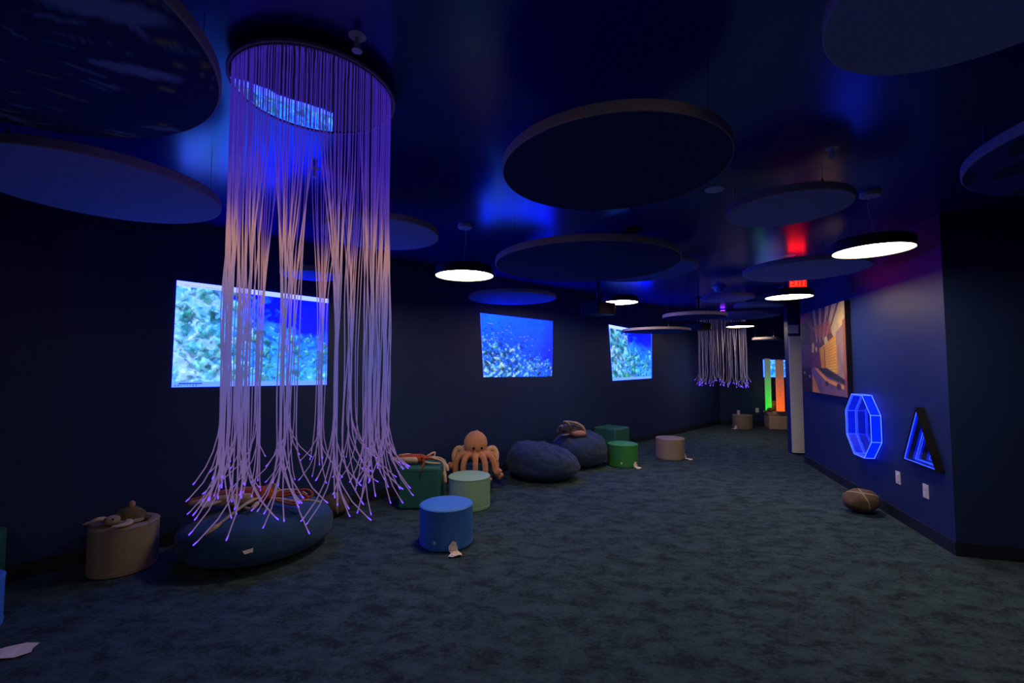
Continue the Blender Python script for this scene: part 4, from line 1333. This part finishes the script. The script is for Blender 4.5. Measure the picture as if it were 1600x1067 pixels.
def projector(x, y, z, rz, label, w=0.40, d=0.30, h=0.14):
    t = thing('projector', label, 'projector', (x, y, z), rz, 'black ceiling projectors')
    box('body', (0, 0, h / 2), (w, d, h), M['black'], t, bevel=0.015, seg=3)
    V, F = tube_data([(-w * 0.22, d / 2 - 0.01, h * 0.5), (-w * 0.22, d / 2 + 0.03, h * 0.5)], 0.042, 20)
    pyd('lens', V, F, M['dark_metal'], t, True)
    for k in range(5): box('vent', (w * 0.12 + k * 0.022, -d / 2 - 0.001, h * 0.5), (0.010, 0.004, h * 0.6), M['dark_metal'], t)
    for k in range(4): box('vent', (w / 2 + 0.001, -d * 0.25 + k * 0.03, h * 0.5), (0.004, 0.014, h * 0.55), M['dark_metal'], t)
    tube('mount_pole', [(0, 0, h), (0, 0, ZC - z - 0.02)], 0.018, M['black'], t, 12)
    lathe('mount_plate', [(0.075, 0), (0.08, 0.004), (0.08, 0.02), (0.0, 0.02)], M['black'], t, seg=24, off=(0, 0, ZC - z - 0.02))
    for s in (-1, 1): box('mount_arm', (s * 0.07, 0, h + 0.012), (0.14, 0.03, 0.016), M['dark_metal'], t)
    return t


projector(1.155, 5.960, 2.222, 0.75, 'black projector hanging in front of the pendant lamp over the green stools', 0.37, 0.30, 0.16)
projector(1.135, 4.200, 2.470, 0.72, 'black projector on a ceiling pole behind the large central ceiling discs', 0.30, 0.22, 0.11)
projector(3.560, 8.500, 2.210, 0.70, 'far black projector hanging left of the far string curtain', 0.36, 0.30, 0.14)

br = thing('ceiling_bracket', 'thin forked metal bracket hanging above the middle projected picture', 'bracket', (0.250, 6.350, 2.450), 0)
tube('pole', [(0, 0, 0.0), (0, 0, ZC - 2.45)], 0.011, M['dark_metal'], br, 10)
tube('yoke', [(0.10 * math.cos(PI + PI * k / 14), 0, 0.28 + 0.13 * math.sin(PI + PI * k / 14)) for k in range(15)], 0.009, M['dark_metal'], br, 8)
lathe('ceiling_plate', [(0.05, ZC - 2.45 - 0.015), (0.055, ZC - 2.45 - 0.012), (0.055, ZC - 2.45), (0, ZC - 2.45)], M['dark_metal'], br, seg=20)
tube('crossbar', [(-0.20, 0, 0.14), (0.08, 0, 0.09)], 0.008, M['dark_metal'], br, 8)


def ceiling_speaker(x, y, r, label):
    t = thing('ceiling_speaker', label, 'ceiling fitting', (x, y, ZC), 0, 'pale round ceiling fittings')
    lathe('trim_ring', [(r * 0.82, -0.004), (r, -0.004), (r, 0.0), (r * 0.82, 0.0)], M['white'], t, seg=32, cap=False)
    lathe('grille', [(0.0, -0.006), (r * 0.82, -0.005), (r * 0.82, -0.002), (0.0, -0.002)], M['white'], t, seg=32)


ceiling_speaker(1.487, 3.226, 0.068, 'pale round ceiling fitting right of the large central disc')
ceiling_speaker(3.240, 5.200, 0.085, 'pale round ceiling fitting next to the red glow')
sd = thing('smoke_detector', 'white smoke detector on the ceiling above the small reddish rimmed disc', 'smoke detector', (3.41, 7.33, ZC))
lathe('detector_base', [(0.10, -0.02), (0.105, -0.015), (0.105, 0.0), (0.0, 0.0)], M['white'], sd, seg=28)
lathe('detector_dome', [(0.0, -0.085), (0.05, -0.08), (0.075, -0.055), (0.078, -0.02), (0.0, -0.02)], M['white'], sd, seg=28)


def sprinkler(x, y, label):
    t = thing('sprinkler', label, 'sprinkler', (x, y, ZC), 0, 'ceiling sprinklers')
    lathe('rose', [(0.022, -0.006), (0.034, 0.0), (0.0, 0.0)], M['white'], t, seg=20)
    tube('stem', [(0, 0, -0.045), (0, 0, -0.004)], 0.008, M['white'], t, 10)
    for s in (-1, 1): tube('frame_arm', spline([(0, 0, -0.02), (s * 0.014, 0, -0.035), (0, 0, -0.058)], 6), 0.0025, M['white'], t, 6)
    lathe('deflector', [(0.0, -0.062), (0.02, -0.060), (0.02, -0.057), (0.0, -0.056)], M['white'], t, seg=16)


sprinkler(-0.608, 1.695, 'sprinkler head on the ceiling right behind the top of the near string curtain')
sprinkler(-1.294, 2.877, 'sprinkler head on the ceiling seen through the near string curtain')
sprinkler(1.908, 2.607, 'sprinkler head on the dark ceiling at upper right')
